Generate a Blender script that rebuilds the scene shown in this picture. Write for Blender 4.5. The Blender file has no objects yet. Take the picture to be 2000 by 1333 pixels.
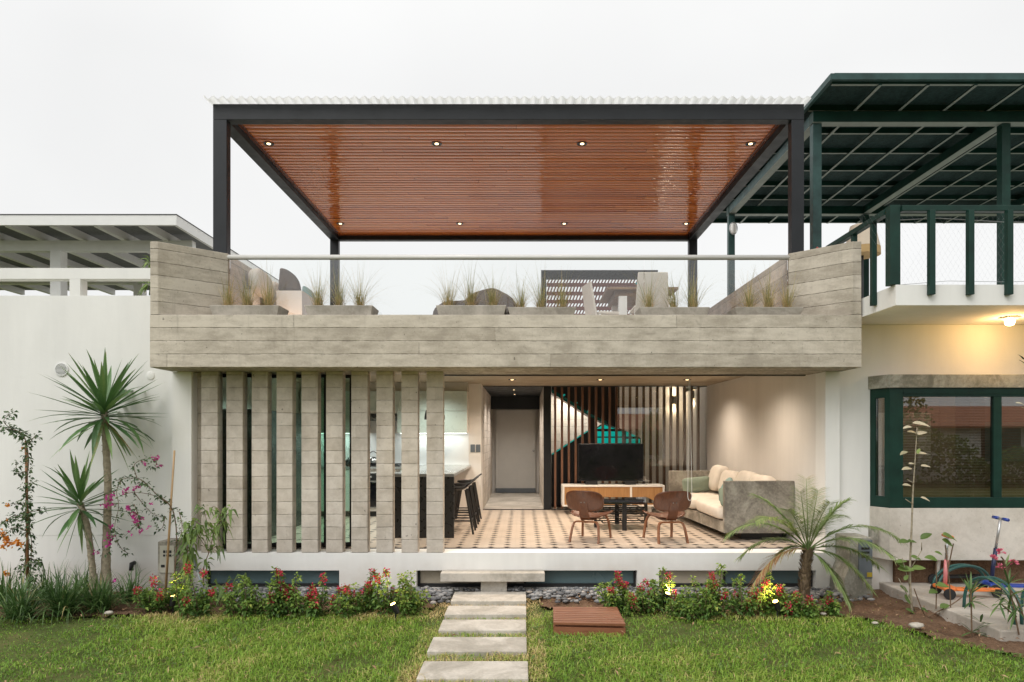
import bpy, math, random
import numpy as np
from mathutils import Vector, Matrix, Euler

random.seed(7)
rng = np.random.default_rng(7)
SC = bpy.context.scene
COL = SC.collection
PI = math.pi

# ------------------------------------------------------------------ camera
EYE = 1.373                     # eye height above the living room floor (z = 0)
F = 1333.0                      # 24 mm lens, 2000 px wide photograph
VX, VY = 1020.0, 855.0          # vanishing point of the depth axis in the photograph
cam = bpy.data.cameras.new("camera")
cam.lens = 24.0
cam.sensor_width = 36.0
cam.shift_x = (1000.0 - VX) / 2000.0
cam.shift_y = (VY - 666.5) / 2000.0
cam.clip_start = 0.05
cam.clip_end = 2000.0
camo = bpy.data.objects.new("camera", cam)
camo.location = (0, 0, EYE)
camo.rotation_euler = (PI / 2, 0, 0)
COL.objects.link(camo)
SC.camera = camo

# ------------------------------------------------------------------ world, sun, exposure
SUN_EL, SUN_AZ = math.radians(48), math.radians(-144)      # sun behind the camera's left shoulder, above thick cloud
W = bpy.data.worlds.new("World")
SC.world = W
W.use_nodes = True
wt = W.node_tree
wt.nodes.clear()
w_out = wt.nodes.new("ShaderNodeOutputWorld")
sky = wt.nodes.new("ShaderNodeTexSky")
sky.sky_type = 'NISHITA'
sky.sun_disc = False
sky.sun_elevation = SUN_EL
sky.sun_rotation = SUN_AZ
sky.dust_density = 4.0
hs = wt.nodes.new("ShaderNodeHueSaturation")
hs.inputs["Saturation"].default_value = 0.05
wt.links.new(sky.outputs[0], hs.inputs["Color"])
bg1 = wt.nodes.new("ShaderNodeBackground")
bg1.inputs[1].default_value = 0.05
wt.links.new(hs.outputs[0], bg1.inputs[0])
tc = wt.nodes.new("ShaderNodeTexCoord")
sx = wt.nodes.new("ShaderNodeSeparateXYZ")
wt.links.new(tc.outputs["Generated"], sx.inputs[0])
rmp = wt.nodes.new("ShaderNodeValToRGB")
rmp.color_ramp.elements[0].position = 0.0
rmp.color_ramp.elements[0].color = (0.60, 0.605, 0.60, 1)
rmp.color_ramp.elements[1].position = 1.0
rmp.color_ramp.elements[1].color = (1.05, 1.05, 1.03, 1)
e = rmp.color_ramp.elements.new(0.45)
e.color = (0.66, 0.662, 0.66, 1)
wt.links.new(sx.outputs[2], rmp.inputs[0])
cn = wt.nodes.new("ShaderNodeTexNoise")
cn.inputs["Scale"].default_value = 2.2
cn.inputs["Detail"].default_value = 4
wt.links.new(tc.outputs["Generated"], cn.inputs["Vector"])
cmr = wt.nodes.new("ShaderNodeMapRange")
cmr.inputs["From Min"].default_value = 0.3
cmr.inputs["From Max"].default_value = 0.7
cmr.inputs["To Min"].default_value = 0.935
cmr.inputs["To Max"].default_value = 1.035
wt.links.new(cn.outputs[0], cmr.inputs[0])
bg2 = wt.nodes.new("ShaderNodeBackground")
wt.links.new(rmp.outputs[0], bg2.inputs[0])
wt.links.new(cmr.outputs[0], bg2.inputs[1])
wadd = wt.nodes.new("ShaderNodeAddShader")
wt.links.new(bg1.outputs[0], wadd.inputs[0])
wt.links.new(bg2.outputs[0], wadd.inputs[1])
wt.links.new(wadd.outputs[0], w_out.inputs[0])

sun = bpy.data.lights.new("sun", 'SUN')
sun.energy = 1.05
sun.angle = math.radians(35)
sun.color = (1.0, 0.97, 0.93)
suno = bpy.data.objects.new("sun", sun)
sd = Vector((math.sin(SUN_AZ) * math.cos(SUN_EL), math.cos(SUN_AZ) * math.cos(SUN_EL), math.sin(SUN_EL)))
suno.rotation_euler = (-sd).to_track_quat('-Z', 'Y').to_euler()
suno.location = (0, -10, 20)
COL.objects.link(suno)

vs = SC.view_settings
vs.view_transform = 'Standard'
vs.look = 'None'
vs.exposure = 0.18
vs.gamma = 1.0
vs.use_curve_mapping = False
SC.cycles.use_denoising = True
SC.cycles.max_bounces = 10
SC.cycles.diffuse_bounces = 5
SC.cycles.transparent_max_bounces = 24
SC.cycles.sample_clamp_indirect = 4.0
SC.cycles.caustics_reflective = False
SC.cycles.caustics_refractive = False

# ------------------------------------------------------------------ helpers
def wx(px, Y): return (px - VX) * Y / F
def wz(py, Y): return EYE - (py - VY) * Y / F
def at(px, py, Y): return Vector((wx(px, Y), Y, wz(py, Y)))
def onz(px, py, z):                       # a point of the photo lying at height z
    Y = (EYE - z) * F / (py - VY)
    return Vector((wx(px, Y), Y, z))

def tag(o, label=None, cat=None, group=None, kind=None):
    if label: o["label"] = label
    if cat: o["category"] = cat
    if group: o["group"] = group
    if kind: o["kind"] = kind
    return o

def thing(name, label, cat, loc=(0, 0, 0), rz=0.0, group=None):
    o = bpy.data.objects.new(name, None)
    o.empty_display_size = 0.1
    o.location = loc
    o.rotation_euler = (0, 0, rz)
    COL.objects.link(o)
    return tag(o, label, cat, group)

def wloc(o):
    v = Vector((0, 0, 0))
    while o is not None:
        v += Vector(o.location)
        o = o.parent
    return v

class MB:
    """collects geometry in world coordinates; build() links it as ONE mesh object"""
    def __init__(s):
        s.v, s.f, s.t = [], [], []
        s.tint = None
    def add(s, vs_, fs_, tint=0.5):
        b = len(s.v)
        s.v.extend([tuple(p) for p in vs_])
        s.t.extend([tint] * len(vs_))
        s.f.extend([tuple(i + b for i in f) for f in fs_])
        return s
    def box(s, x0, x1, y0, y1, z0, z1, m=None):
        x0, x1 = min(x0, x1), max(x0, x1); y0, y1 = min(y0, y1), max(y0, y1); z0, z1 = min(z0, z1), max(z0, z1)
        p = [Vector(q) for q in ((x0, y0, z0), (x1, y0, z0), (x1, y1, z0), (x0, y1, z0), (x0, y0, z1), (x1, y0, z1), (x1, y1, z1), (x0, y1, z1))]
        if m is not None: p = [m @ q for q in p]
        return s.add(p, [(0, 3, 2, 1), (4, 5, 6, 7), (0, 1, 5, 4), (1, 2, 6, 5), (2, 3, 7, 6), (3, 0, 4, 7)])
    def prism(s, poly, z0, z1):             # polygon in x,y (counter-clockwise), extruded in z
        n = len(poly)
        p = [(a, b, z0) for a, b in poly] + [(a, b, z1) for a, b in poly]
        f = [tuple(range(n - 1, -1, -1)), tuple(range(n, 2 * n))] + [(i, (i + 1) % n, n + (i + 1) % n, n + i) for i in range(n)]
        return s.add(p, f)
    def prism_xz(s, poly, y0, y1):          # polygon in x,z extruded in y
        n = len(poly)
        p = [(a, y0, b) for a, b in poly] + [(a, y1, b) for a, b in poly]
        f = [tuple(range(n)), tuple(range(2 * n - 1, n - 1, -1))] + [(i, n + i, n + (i + 1) % n, (i + 1) % n) for i in range(n)]
        return s.add(p, f)
    def prism_yz(s, poly, x0, x1):
        n = len(poly)
        p = [(x0, a, b) for a, b in poly] + [(x1, a, b) for a, b in poly]
        f = [tuple(range(n - 1, -1, -1)), tuple(range(n, 2 * n))] + [(i, (i + 1) % n, n + (i + 1) % n, n + i) for i in range(n)]
        return s.add(p, f)
    def tube(s, pts, r, n=8, tint=0.5):
        pts = [Vector(p) for p in pts]
        rs = r if isinstance(r, (list, tuple)) else [r] * len(pts)
        vs_, fs_ = [], []
        up = None
        for i, p in enumerate(pts):
            a = pts[max(i - 1, 0)]; b = pts[min(i + 1, len(pts) - 1)]
            t = (b - a).normalized()
            if up is None:
                up = t.cross(Vector((0, 0, 1)) if abs(t.z) < 0.9 else Vector((1, 0, 0))).normalized()
            up = (up - t * up.dot(t)).normalized()
            w = t.cross(up)
            for k in range(n):
                an = 2 * PI * k / n
                vs_.append(p + (up * math.cos(an) + w * math.sin(an)) * rs[i])
        for i in range(len(pts) - 1):
            for k in range(n):
                k2 = (k + 1) % n
                fs_.append((i * n + k, i * n + k2, (i + 1) * n + k2, (i + 1) * n + k))
        fs_.append(tuple(range(n - 1, -1, -1)))
        m = (len(pts) - 1) * n
        fs_.append(tuple(range(m, m + n)))
        return s.add(vs_, fs_, tint)
    def lathe(s, prof, c=(0, 0, 0), n=20, axis='z'):
        vs_, fs_ = [], []
        for r, z in prof:
            for k in range(n):
                an = 2 * PI * k / n
                if axis == 'z': vs_.append((c[0] + r * math.cos(an), c[1] + r * math.sin(an), c[2] + z))
                elif axis == 'y': vs_.append((c[0] + r * math.cos(an), c[1] + z, c[2] + r * math.sin(an)))
                else: vs_.append((c[0] + z, c[1] + r * math.cos(an), c[2] + r * math.sin(an)))
        for i in range(len(prof) - 1):
            for k in range(n):
                k2 = (k + 1) % n
                fs_.append((i * n + k, i * n + k2, (i + 1) * n + k2, (i + 1) * n + k))
        fs_.append(tuple(range(n - 1, -1, -1)))
        m = (len(prof) - 1) * n
        fs_.append(tuple(range(m, m + n)))
        return s.add(vs_, fs_)
    def sweep(s, pts, wdir, w, t):          # rectangular strap along a path
        pts = [Vector(p) for p in pts]
        wd = Vector(wdir).normalized()
        ws = w if isinstance(w, (list, tuple)) else [w] * len(pts)
        vs_, fs_ = [], []
        for i, p in enumerate(pts):
            a = pts[max(i - 1, 0)]; b = pts[min(i + 1, len(pts) - 1)]
            tg = (b - a).normalized()
            nn = tg.cross(wd).normalized()
            h = wd * ws[i] / 2
            for q in (p - h - nn * t / 2, p + h - nn * t / 2, p + h + nn * t / 2, p - h + nn * t / 2): vs_.append(q)
        for i in range(len(pts) - 1):
            for k in range(4):
                k2 = (k + 1) % 4
                fs_.append((i * 4 + k, i * 4 + k2, (i + 1) * 4 + k2, (i + 1) * 4 + k))
        fs_.append((3, 2, 1, 0))
        m = (len(pts) - 1) * 4
        fs_.append((m, m + 1, m + 2, m + 3))
        return s.add(vs_, fs_)
    def pill(s, c, size, e1=0.45, e2=0.45, m=None, nu=20, nv=12, puff=0.0):   # superellipsoid cushion
        def sp(x, e): return math.copysign(abs(x) ** e, x)
        vs_, fs_ = [], []
        for j in range(nv + 1):
            ph = -PI / 2 + PI * j / nv
            for i in range(nu):
                th = 2 * PI * i / nu
                p = Vector((sp(math.cos(ph), e1) * sp(math.cos(th), e2) * size[0] / 2,
                            sp(math.cos(ph), e1) * sp(math.sin(th), e2) * size[1] / 2,
                            sp(math.sin(ph), e1) * size[2] / 2))
                if puff:
                    p *= 1 + puff * math.sin(p.x * 19 + c[0] * 7) * math.sin(p.y * 13 + c[1] * 5 + p.z * 11)
                if m is not None: p = m @ p
                vs_.append(p + Vector(c))
        for j in range(nv):
            for i in range(nu):
                i2 = (i + 1) % nu
                fs_.append((j * nu + i, j * nu + i2, (j + 1) * nu + i2, (j + 1) * nu + i))
        return s.add(vs_, fs_)
    def leaf(s, base, d, n, L, w, fold=0.25, droop=0.0, tint=0.5):
        d = Vector(d).normalized(); n = Vector(n)
        side = d.cross(n)
        if side.length < 1e-4: side = d.cross(Vector((0.3, 0.9, 0.2)))
        side.normalize()
        n = side.cross(d)
        b = Vector(base)
        mid = b + d * L * 0.45
        tip = b + d * L - Vector((0, 0, droop * L))
        return s.add([b, mid + side * w / 2 + n * fold * w, tip, mid - side * w / 2 + n * fold * w, mid], [(0, 1, 4), (1, 2, 4), (2, 3, 4), (3, 0, 4)], tint)
    def blade(s, base, d, L, w, droop=0.3, seg=5, tint=0.5, wide=0.35, tip=0.02, side=None, wave=0.0, tipt=None):
        """strap leaf: a ribbon that bends down along its length, widest at 'wide'"""
        d = Vector(d).normalized()
        if side is None:
            side = d.cross(Vector((0, 0, 1)))
            if side.length < 0.05: side = Vector((math.cos(L * 91), math.sin(L * 91), 0))
        side = Vector(side).normalized()
        vs_, fs_ = [], []
        p = Vector(base); st = L / seg
        for i in range(seg + 1):
            u = i / seg
            ww = w * ((0.45 + 0.55 * u / wide) if u < wide else max(tip, 1 - ((u - wide) / (1 - wide)) ** 1.5))
            nn = side.cross(d)
            vs_ += [p - side * ww / 2, p - nn * ww * 0.14, p + side * ww / 2]
            d = (d + Vector((0, 0, -droop * st / max(L, 1e-4) * (0.4 + 1.2 * u)))).normalized()
            if wave: d = (d + Vector((random.uniform(-wave, wave), random.uniform(-wave, wave), 0))).normalized()
            p = p + d * st
        for i in range(seg):
            a = i * 3
            fs_ += [(a, a + 1, a + 4, a + 3), (a + 1, a + 2, a + 5, a + 4)]
        s.add(vs_, fs_, tint)
        if tipt is not None: s.t[-3:] = [tipt] * 3
        return s
    def build(s, name, mat, parent=None, smooth=False, origin=None, bevel=0.0, tint=False):
        me = bpy.data.meshes.new(name)
        off = wloc(parent) if parent is not None else Vector(origin or (0, 0, 0))
        va = np.array(s.v, dtype=np.float32).reshape(-1, 3) - np.array(off, dtype=np.float32)
        me.from_pydata(va.tolist(), [], s.f)
        if tint:
            at_ = me.attributes.new("tint", 'FLOAT', 'POINT')
            at_.data.foreach_set("value", np.array(s.t, dtype=np.float32))
        me.materials.append(mat)
        if smooth:
            me.polygons.foreach_set("use_smooth", [True] * len(me.polygons))
        me.update()
        o = bpy.data.objects.new(name, me)
        COL.objects.link(o)
        if parent is not None: o.parent = parent
        else: o.location = off
        if smooth == 'auto':
            mod = o.modifiers.new("edge_split", 'EDGE_SPLIT'); mod.split_angle = math.radians(35)
        if bevel:
            b = o.modifiers.new("bevel", 'BEVEL')
            b.width = bevel; b.segments = 2; b.limit_method = 'ANGLE'; b.angle_limit = math.radians(40)
        return o

def box(name, mat, parent, x0, x1, y0, y1, z0, z1, bevel=0.0):
    return MB().box(x0, x1, y0, y1, z0, z1).build(name, mat, parent, bevel=bevel)

def copy_tree(o, parent=None):
    c = o.copy(); COL.objects.link(c); c.parent = parent
    for ch in list(o.children):
        copy_tree(ch, c)
    return c

def lamp(kind, name, loc, energy, color, parent=None, size=0.05, spot=90, blend=0.6, aim=(0, 0, -1)):
    l = bpy.data.lights.new(name, kind)
    l.energy = energy; l.color = color
    if kind == 'SPOT':
        l.spot_size = math.radians(spot); l.spot_blend = blend; l.shadow_soft_size = size
    elif kind == 'POINT': l.shadow_soft_size = size
    o = bpy.data.objects.new(name, l)
    COL.objects.link(o)
    if parent is not None: o.parent = parent; o.location = Vector(loc) - wloc(parent)
    else: o.location = loc
    o.rotation_euler = Vector(aim).to_track_quat('-Z', 'Y').to_euler()
    return o

# ------------------------------------------------------------------ materials
class NT:
    def __init__(s, name):
        s.m = bpy.data.materials.new(name)
        s.m.use_nodes = True
        s.t = s.m.node_tree
        s.b = s.t.nodes["Principled BSDF"]
        s.out = s.t.nodes["Material Output"]
    def n(s, typ, **kw):
        nd = s.t.nodes.new("ShaderNode" + typ)
        for k, v in kw.items():
            if k in nd.inputs:
                s.set(nd.inputs[k], v)
            else: setattr(nd, k, v)
        return nd
    def set(s, sock, v):
        if hasattr(v, "is_output") or isinstance(v, bpy.types.NodeSocket): s.t.links.new(v, sock)
        elif isinstance(v, bpy.types.Node): s.t.links.new(v.outputs[0], sock)
        else: sock.default_value = v
    def math(s, op, a, b=0.0, c=None):
        nd = s.n("Math", operation=op)
        s.set(nd.inputs[0], a); s.set(nd.inputs[1], b)
        if c is not None: s.set(nd.inputs[2], c)
        return nd.outputs[0]
    def pos(s, obj=False):
        if obj: return s.n("TexCoord").outputs["Object"]
        return s.n("NewGeometry").outputs["Position"]
    def xyz(s, vec):
        nd = s.n("SeparateXYZ"); s.set(nd.inputs[0], vec); return nd.outputs
    def vec(s, x, y, z):
        nd = s.n("CombineXYZ"); s.set(nd.inputs[0], x); s.set(nd.inputs[1], y); s.set(nd.inputs[2], z); return nd.outputs[0]
    def scale(s, v, sc):
        nd = s.n("Mapping"); s.set(nd.inputs["Vector"], v); nd.inputs["Scale"].default_value = sc; return nd.outputs[0]
    def noise(s, v, sc, detail=4, rough=0.55, dist=0.0):
        nd = s.n("TexNoise"); s.set(nd.inputs["Vector"], v)
        nd.inputs["Scale"].default_value = sc; nd.inputs["Detail"].default_value = detail; nd.inputs["Roughness"].default_value = rough; nd.inputs["Distortion"].default_value = dist
        return nd.outputs[0]
    def white(s, v):
        nd = s.n("TexWhiteNoise"); nd.noise_dimensions = '3D'; s.set(nd.inputs["Vector"], v); return nd.outputs[0]
    def rng(s, v, a, b, c, d):
        nd = s.n("MapRange"); s.set(nd.inputs[0], v)
        for i, q in enumerate((a, b, c, d)): s.set(nd.inputs[i + 1], q)
        return nd.outputs[0]
    def ramp(s, v, stops, interp='LINEAR'):
        nd = s.n("ValToRGB"); cr = nd.color_ramp; cr.interpolation = interp
        while len(cr.elements) < len(stops): cr.elements.new(0.5)
        for el, (p, c) in zip(cr.elements, stops):
            el.position = p; el.color = (c[0], c[1], c[2], 1)
        s.set(nd.inputs[0], v); return nd.outputs[0]
    def mix(s, f, a, b, blend='MIX'):
        nd = s.n("Mix", data_type='RGBA', blend_type=blend)
        s.set(nd.inputs[0], f)
        for i, q in ((6, a), (7, b)):
            if isinstance(q, (tuple, list)): nd.inputs[i].default_value = (q[0], q[1], q[2], 1)
            else: s.set(nd.inputs[i], q)
        return nd.outputs[2]
    def mul(s, col, f):                        # colour * scalar
        nd = s.n("VectorMath", operation='SCALE'); s.set(nd.inputs[0], col)
        s.set(nd.inputs["Scale"], f); return nd.outputs[0]
    def bump(s, h, strength=0.3, dist=0.01):
        nd = s.n("Bump"); s.set(nd.inputs["Height"], h)
        nd.inputs["Strength"].default_value = strength; nd.inputs["Distance"].default_value = dist
        s.t.links.new(nd.outputs[0], s.b.inputs["Normal"]); return nd
    def done(s, col=None, rough=0.5, metal=0.0, spec=0.5, coat=0.0):
        if col is not None:
            if isinstance(col, (tuple, list)): s.b.inputs["Base Color"].default_value = (col[0], col[1], col[2], 1)
            else: s.set(s.b.inputs["Base Color"], col)
        s.set(s.b.inputs["Roughness"], rough)
        s.b.inputs["Metallic"].default_value = metal
        s.b.inputs["Specular IOR Level"].default_value = spec
        s.b.inputs["Coat Weight"].default_value = coat
        return s.m

def plain(name, col, rough=0.5, metal=0.0, var=0.08, sc=6.0, bump=0.0, spec=0.5, coat=0.0):
    k = NT(name)
    p = k.pos(True)
    n = k.noise(p, sc, 5)
    c = k.mul(k.mix(0.0, col, col), k.rng(n, 0.3, 0.7, 1 - var, 1 + var))
    if bump: k.bump(k.noise(p, sc * 12, 4), bump, 0.004)
    r = k.rng(k.noise(p, sc * 2.3, 3), 0.3, 0.7, max(0.02, rough - 0.07), min(1, rough + 0.07))
    return k.done(c, r, metal, spec, coat)

def board_concrete(name, lo, hi, row=0.148, z0=2.16, length=4.3, stain=0.9, line=0.72, streak=(1.6, 1.6, 5.0)):
    """board-marked concrete: each board its own tone, dark ragged joints, stretched grain, blotches and pits"""
    k = NT(name)
    p = k.pos()
    x, y, z = k.xyz(p)
    u = k.math('ADD', x, k.math('MULTIPLY', y, 0.83))
    wob = k.math('MULTIPLY', k.math('SUBTRACT', k.noise(p, 3.5, 3), 0.5), 0.016)
    zz = k.math('DIVIDE', k.math('SUBTRACT', k.math('ADD', z, wob), z0), row)
    r = k.math('FLOOR', zz)
    fr = k.math('FRACT', zz)
    off = k.math('MULTIPLY', k.white(k.vec(r, 3.3, 1.7)), length)
    cu = k.math('DIVIDE', k.math('ADD', u, off), length)
    c = k.math('FLOOR', cu)
    tone = k.white(k.vec(r, c, 0.37))
    grain = k.noise(k.scale(p, streak), 3.0, 7, 0.62)
    blot = k.noise(p, 1.3, 5, 0.6, 0.6)
    fine = k.noise(p, 38.0, 4, 0.7)
    v = k.math('ADD', k.math('MULTIPLY', tone, 0.15), k.math('MULTIPLY', grain, 0.50))
    v = k.math('ADD', v, k.math('MULTIPLY', blot, 0.62))
    v = k.math('ADD', v, k.math('MULTIPLY', fine, 0.18))
    col = k.ramp(k.rng(v, 0.42, 1.02, 0.0, 1.0), [(0.0, tuple(a * 0.72 for a in lo)), (0.35, lo), (0.7, hi), (1.0, tuple(min(0.9, a * 1.1) for a in hi))])
    # stains: dark ragged patches
    st = k.rng(k.noise(k.scale(p, (2.2, 2.2, 3.2)), 2.1, 6, 0.65, 0.8), 0.60, 0.72, 0.0, 0.45 * stain)
    col = k.mix(st, col, tuple(a * 0.55 for a in lo))
    drip = k.math('MULTIPLY', k.rng(k.noise(k.scale(p, (7.0, 7.0, 0.45)), 1.5, 5, 0.7, 0.3), 0.58, 0.72, 0.0, 0.30 * stain), k.rng(k.noise(p, 0.9, 3), 0.4, 0.6, 0.2, 1.0))
    col = k.mix(drip, col, tuple(a * 0.5 for a in lo))
    hole = k.rng(k.noise(p, 17.0, 2), 0.735, 0.76, 0.0, 0.75)
    col = k.mix(hole, col, tuple(a * 0.28 for a in lo))
    dj = k.math('MINIMUM', fr, k.math('SUBTRACT', 1.0, fr))
    rag = k.noise(p, 22.0, 3)
    jl = k.math('MULTIPLY', k.rng(dj, 0.004, 0.045, 1.0, 0.0), k.rng(rag, 0.35, 0.62, 0.25, 1.0))
    cf = k.math('FRACT', cu)
    dv = k.math('MINIMUM', cf, k.math('SUBTRACT', 1.0, cf))
    jv = k.math('MULTIPLY', k.rng(dv, 0.0, 0.0016, 0.7, 0.0), k.rng(rag, 0.4, 0.6, 0.0, 1.0))
    j = k.math('MAXIMUM', jl, jv)
    col = k.mix(k.math('MULTIPLY', j, line), col, tuple(a * 0.32 for a in lo))
    pit = k.rng(k.noise(p, 55.0, 2), 0.68, 0.74, 0.0, 1.0)
    col = k.mix(k.math('MULTIPLY', pit, 0.4), col, tuple(a * 0.4 for a in lo))
    h = k.math('SUBTRACT', k.math('ADD', k.math('MULTIPLY', grain, 0.5), k.math('MULTIPLY', fine, 0.25)), k.math('ADD', j, k.math('MULTIPLY', pit, 0.6)))
    h = k.math('ADD', h, k.math('MULTIPLY', tone, 0.5))
    k.bump(h, 0.6, 0.014)
    return k.done(col, k.rng(grain, 0.3, 0.7, 0.72, 0.9), 0.0, 0.3)

def smooth_concrete(name, lo, hi, sc=1.6, obj=False):
    k = NT(name)
    p = k.pos(obj)
    a = k.noise(p, sc, 7, 0.65, 0.9)
    b = k.noise(p, sc * 14, 5, 0.7)
    v = k.math('ADD', k.math('MULTIPLY', a, 0.75), k.math('MULTIPLY', b, 0.25))
    col = k.ramp(k.rng(v, 0.33, 0.67, 0, 1), [(0, tuple(q * 0.75 for q in lo)), (0.35, lo), (0.75, hi), (1, tuple(q * 1.08 for q in hi))])
    pit = k.rng(k.noise(p, sc * 34, 2), 0.69, 0.75, 0.0, 0.5)
    col = k.mix(pit, col, tuple(q * 0.45 for q in lo))
    k.bump(k.math('SUBTRACT', k.math('ADD', b, k.math('MULTIPLY', a, 0.5)), pit), 0.35, 0.006)
    return k.done(col, k.rng(a, 0.3, 0.7, 0.6, 0.85), 0.0, 0.35)

def stucco(name, col, dirt=0.45, zdirt=-0.45):
    k = NT(name)
    p = k.pos()
    x, y, z = k.xyz(p)
    a = k.noise(p, 0.7, 5, 0.6, 0.4)
    b = k.noise(p, 90.0, 3, 0.7)
    st = k.noise(k.scale(p, (2.5, 2.5, 0.35)), 1.6, 5, 0.6)
    c = k.mul(k.mix(0.0, col, col), k.rng(a, 0.25, 0.75, 0.955, 1.02))
    c = k.mul(c, k.rng(st, 0.35, 0.65, 0.95, 1.015))
    splash = k.math('MULTIPLY', k.rng(k.math('ADD', z, k.math('MULTIPLY', a, -0.35)), zdirt, zdirt + 0.22, dirt, 0.0), k.rng(k.noise(p, 4.5, 4), 0.3, 0.7, 0.4, 1.0))
    c = k.mix(splash, c, (0.42, 0.33, 0.24))
    tro = k.noise(k.scale(p, (1.0, 1.0, 1.6)), 5.0, 4, 0.55, 0.8)
    k.bump(k.math('ADD', k.math('MULTIPLY', b, 0.4), k.math('MULTIPLY', tro, 1.5)), 0.22, 0.006)
    return k.done(c, 0.8, 0.0, 0.25)

def tile_floor():
    k = NT("encaustic_tile")
    p = k.pos()
    x, y, z = k.xyz(p)
    u = k.math('DIVIDE', k.math('SUBTRACT', x, 0.01), 0.2)
    v = k.math('DIVIDE', k.math('SUBTRACT', y, 8.715), 0.2)
    fu = k.math('ABSOLUTE', k.math('SUBTRACT', k.math('FRACT', k.math('ADD', u, 100.5)), 0.5))
    fv = k.math('ABSOLUTE', k.math('SUBTRACT', k.math('FRACT', k.math('ADD', v, 100.5)), 0.5))
    dia = k.rng(k.math('ADD', fu, fv), 0.245, 0.265, 1.0, 0.0)
    cell = k.white(k.vec(k.math('FLOOR', u), k.math('FLOOR', v), 0.5))
    n = k.noise(p, 7.0, 5, 0.65)
    cream = k.mul(k.mix(n, (0.50, 0.41, 0.33), (0.61, 0.52, 0.43)), k.rng(cell, 0, 1, 0.93, 1.05))
    ou = k.math('SUBTRACT', 0.5, fu); ov = k.math('SUBTRACT', 0.5, fv)
    gro = k.rng(k.math('MINIMUM', ou, ov), 0.006, 0.012, 0.55, 0.0)
    c = k.mix(gro, cream, (0.42, 0.36, 0.29))
    dk = k.mul(k.mix(n, (0.014, 0.010, 0.010), (0.024, 0.018, 0.018)), 1.0)
    c = k.mix(dia, c, dk)
    bord = k.math('LESS_THAN', y, 8.475)
    c = k.mix(k.math('MULTIPLY', bord, k.math('SUBTRACT', 1.0, k.math('MULTIPLY', 0.0, n))), c, (0.045, 0.032, 0.032))
    k.bump(k.math('SUBTRACT', k.math('MULTIPLY', n, 0.3), gro), 0.12, 0.003)
    return k.done(c, k.rng(n, 0.3, 0.7, 0.28, 0.42), 0.0, 0.4)

def plank_ceiling():
    """varnished boards running across the terrace: tone per board, butt joints, gloss with a slight wave"""
    k = NT("varnished_boards")
    p = k.pos()
    x, y, z = k.xyz(p)
    rr = k.math('DIVIDE', y, 0.102)
    r = k.math('FLOOR', rr); fr = k.math('FRACT', rr)
    off = k.math('MULTIPLY', k.math('FRACT', k.math('MULTIPLY', r, 0.37)), 0.9)
    half = k.math('MULTIPLY', k.math('FRACT', k.math('MULTIPLY', r, 0.5)), 2.6)
    cu = k.math('DIVIDE', k.math('ADD', x, k.math('ADD', off, half)), 3.6)
    c = k.math('FLOOR', cu); cf = k.math('FRACT', cu)
    tone = k.white(k.vec(r, c, 0.7))
    gp = k.vec(k.math('MULTIPLY', x, 0.9), k.math('ADD', k.math('MULTIPLY', y, 14.0), k.math('MULTIPLY', tone, 40.0)), 0.0)
    grain = k.noise(gp, 2.2, 7, 0.62, 0.8)
    fine = k.noise(k.vec(k.math('MULTIPLY', x, 3.0), k.math('MULTIPLY', y, 130.0), tone), 1.0, 4, 0.6)
    v = k.math('ADD', k.math('MULTIPLY', tone, 0.42), k.math('ADD', k.math('MULTIPLY', grain, 0.55), k.math('MULTIPLY', fine, 0.15)))
    col = k.ramp(k.rng(v, 0.25, 0.95, 0, 1), [(0.0, (0.50, 0.115, 0.018)), (0.4, (0.70, 0.185, 0.028)), (0.75, (0.78, 0.245, 0.045)), (1.0, (0.82, 0.33, 0.085))])
    dj = k.math('MINIMUM', fr, k.math('SUBTRACT', 1.0, fr))
    gap = k.rng(dj, 0.010, 0.040, 1.0, 0.0)
    dv = k.math('MINIMUM', cf, k.math('SUBTRACT', 1.0, cf))
    butt = k.rng(dv, 0.0003, 0.0007, 0.6, 0.0)
    g = k.math('MAXIMUM', gap, butt)
    col = k.mix(k.math('MULTIPLY', g, 0.85), col, (0.035, 0.010, 0.005))
    # each board is very slightly cupped and wavy along its length
    cup = k.math('MULTIPLY', k.math('MULTIPLY', k.math('SUBTRACT', fr, 0.5), k.math('SUBTRACT', fr, 0.5)), 2.0)
    wav = k.noise(k.vec(k.math('MULTIPLY', x, 2.6), k.math('MULTIPLY', r, 3.7), tone), 1.3, 2)
    tilt = k.math('MULTIPLY', k.math('MULTIPLY', k.math('SUBTRACT', tone, 0.5), fr), 0.55)
    h = k.math('ADD', k.math('ADD', k.math('MULTIPLY', cup, -0.95), k.math('MULTIPLY', wav, 1.3)), tilt)
    h = k.math('SUBTRACT', h, k.math('MULTIPLY', g, 0.8))
    k.bump(h, 1.0, 0.016)
    return k.done(col, k.rng(grain, 0.3, 0.7, 0.09, 0.15), 0.0, 0.65, 0.15)

def wood(name, lo, hi, axis=0, rough=0.4, sc=1.0, coat=0.0):
    k = NT(name)
    p = k.pos(True)
    s_ = [14.0, 14.0, 14.0]; s_[axis] = 1.2
    g = k.noise(k.scale(p, tuple(q * sc for q in s_)), 2.0, 6, 0.6, 1.2)
    f = k.noise(k.scale(p, tuple(q * 5 * sc for q in s_)), 3.0, 3, 0.6)
    v = k.math('ADD', k.math('MULTIPLY', g, 0.8), k.math('MULTIPLY', f, 0.2))
    col = k.ramp(k.rng(v, 0.3, 0.7, 0, 1), [(0, lo), (1, hi)])
    k.bump(f, 0.08, 0.002)
    return k.done(col, rough, 0.0, 0.45, coat)

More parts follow.
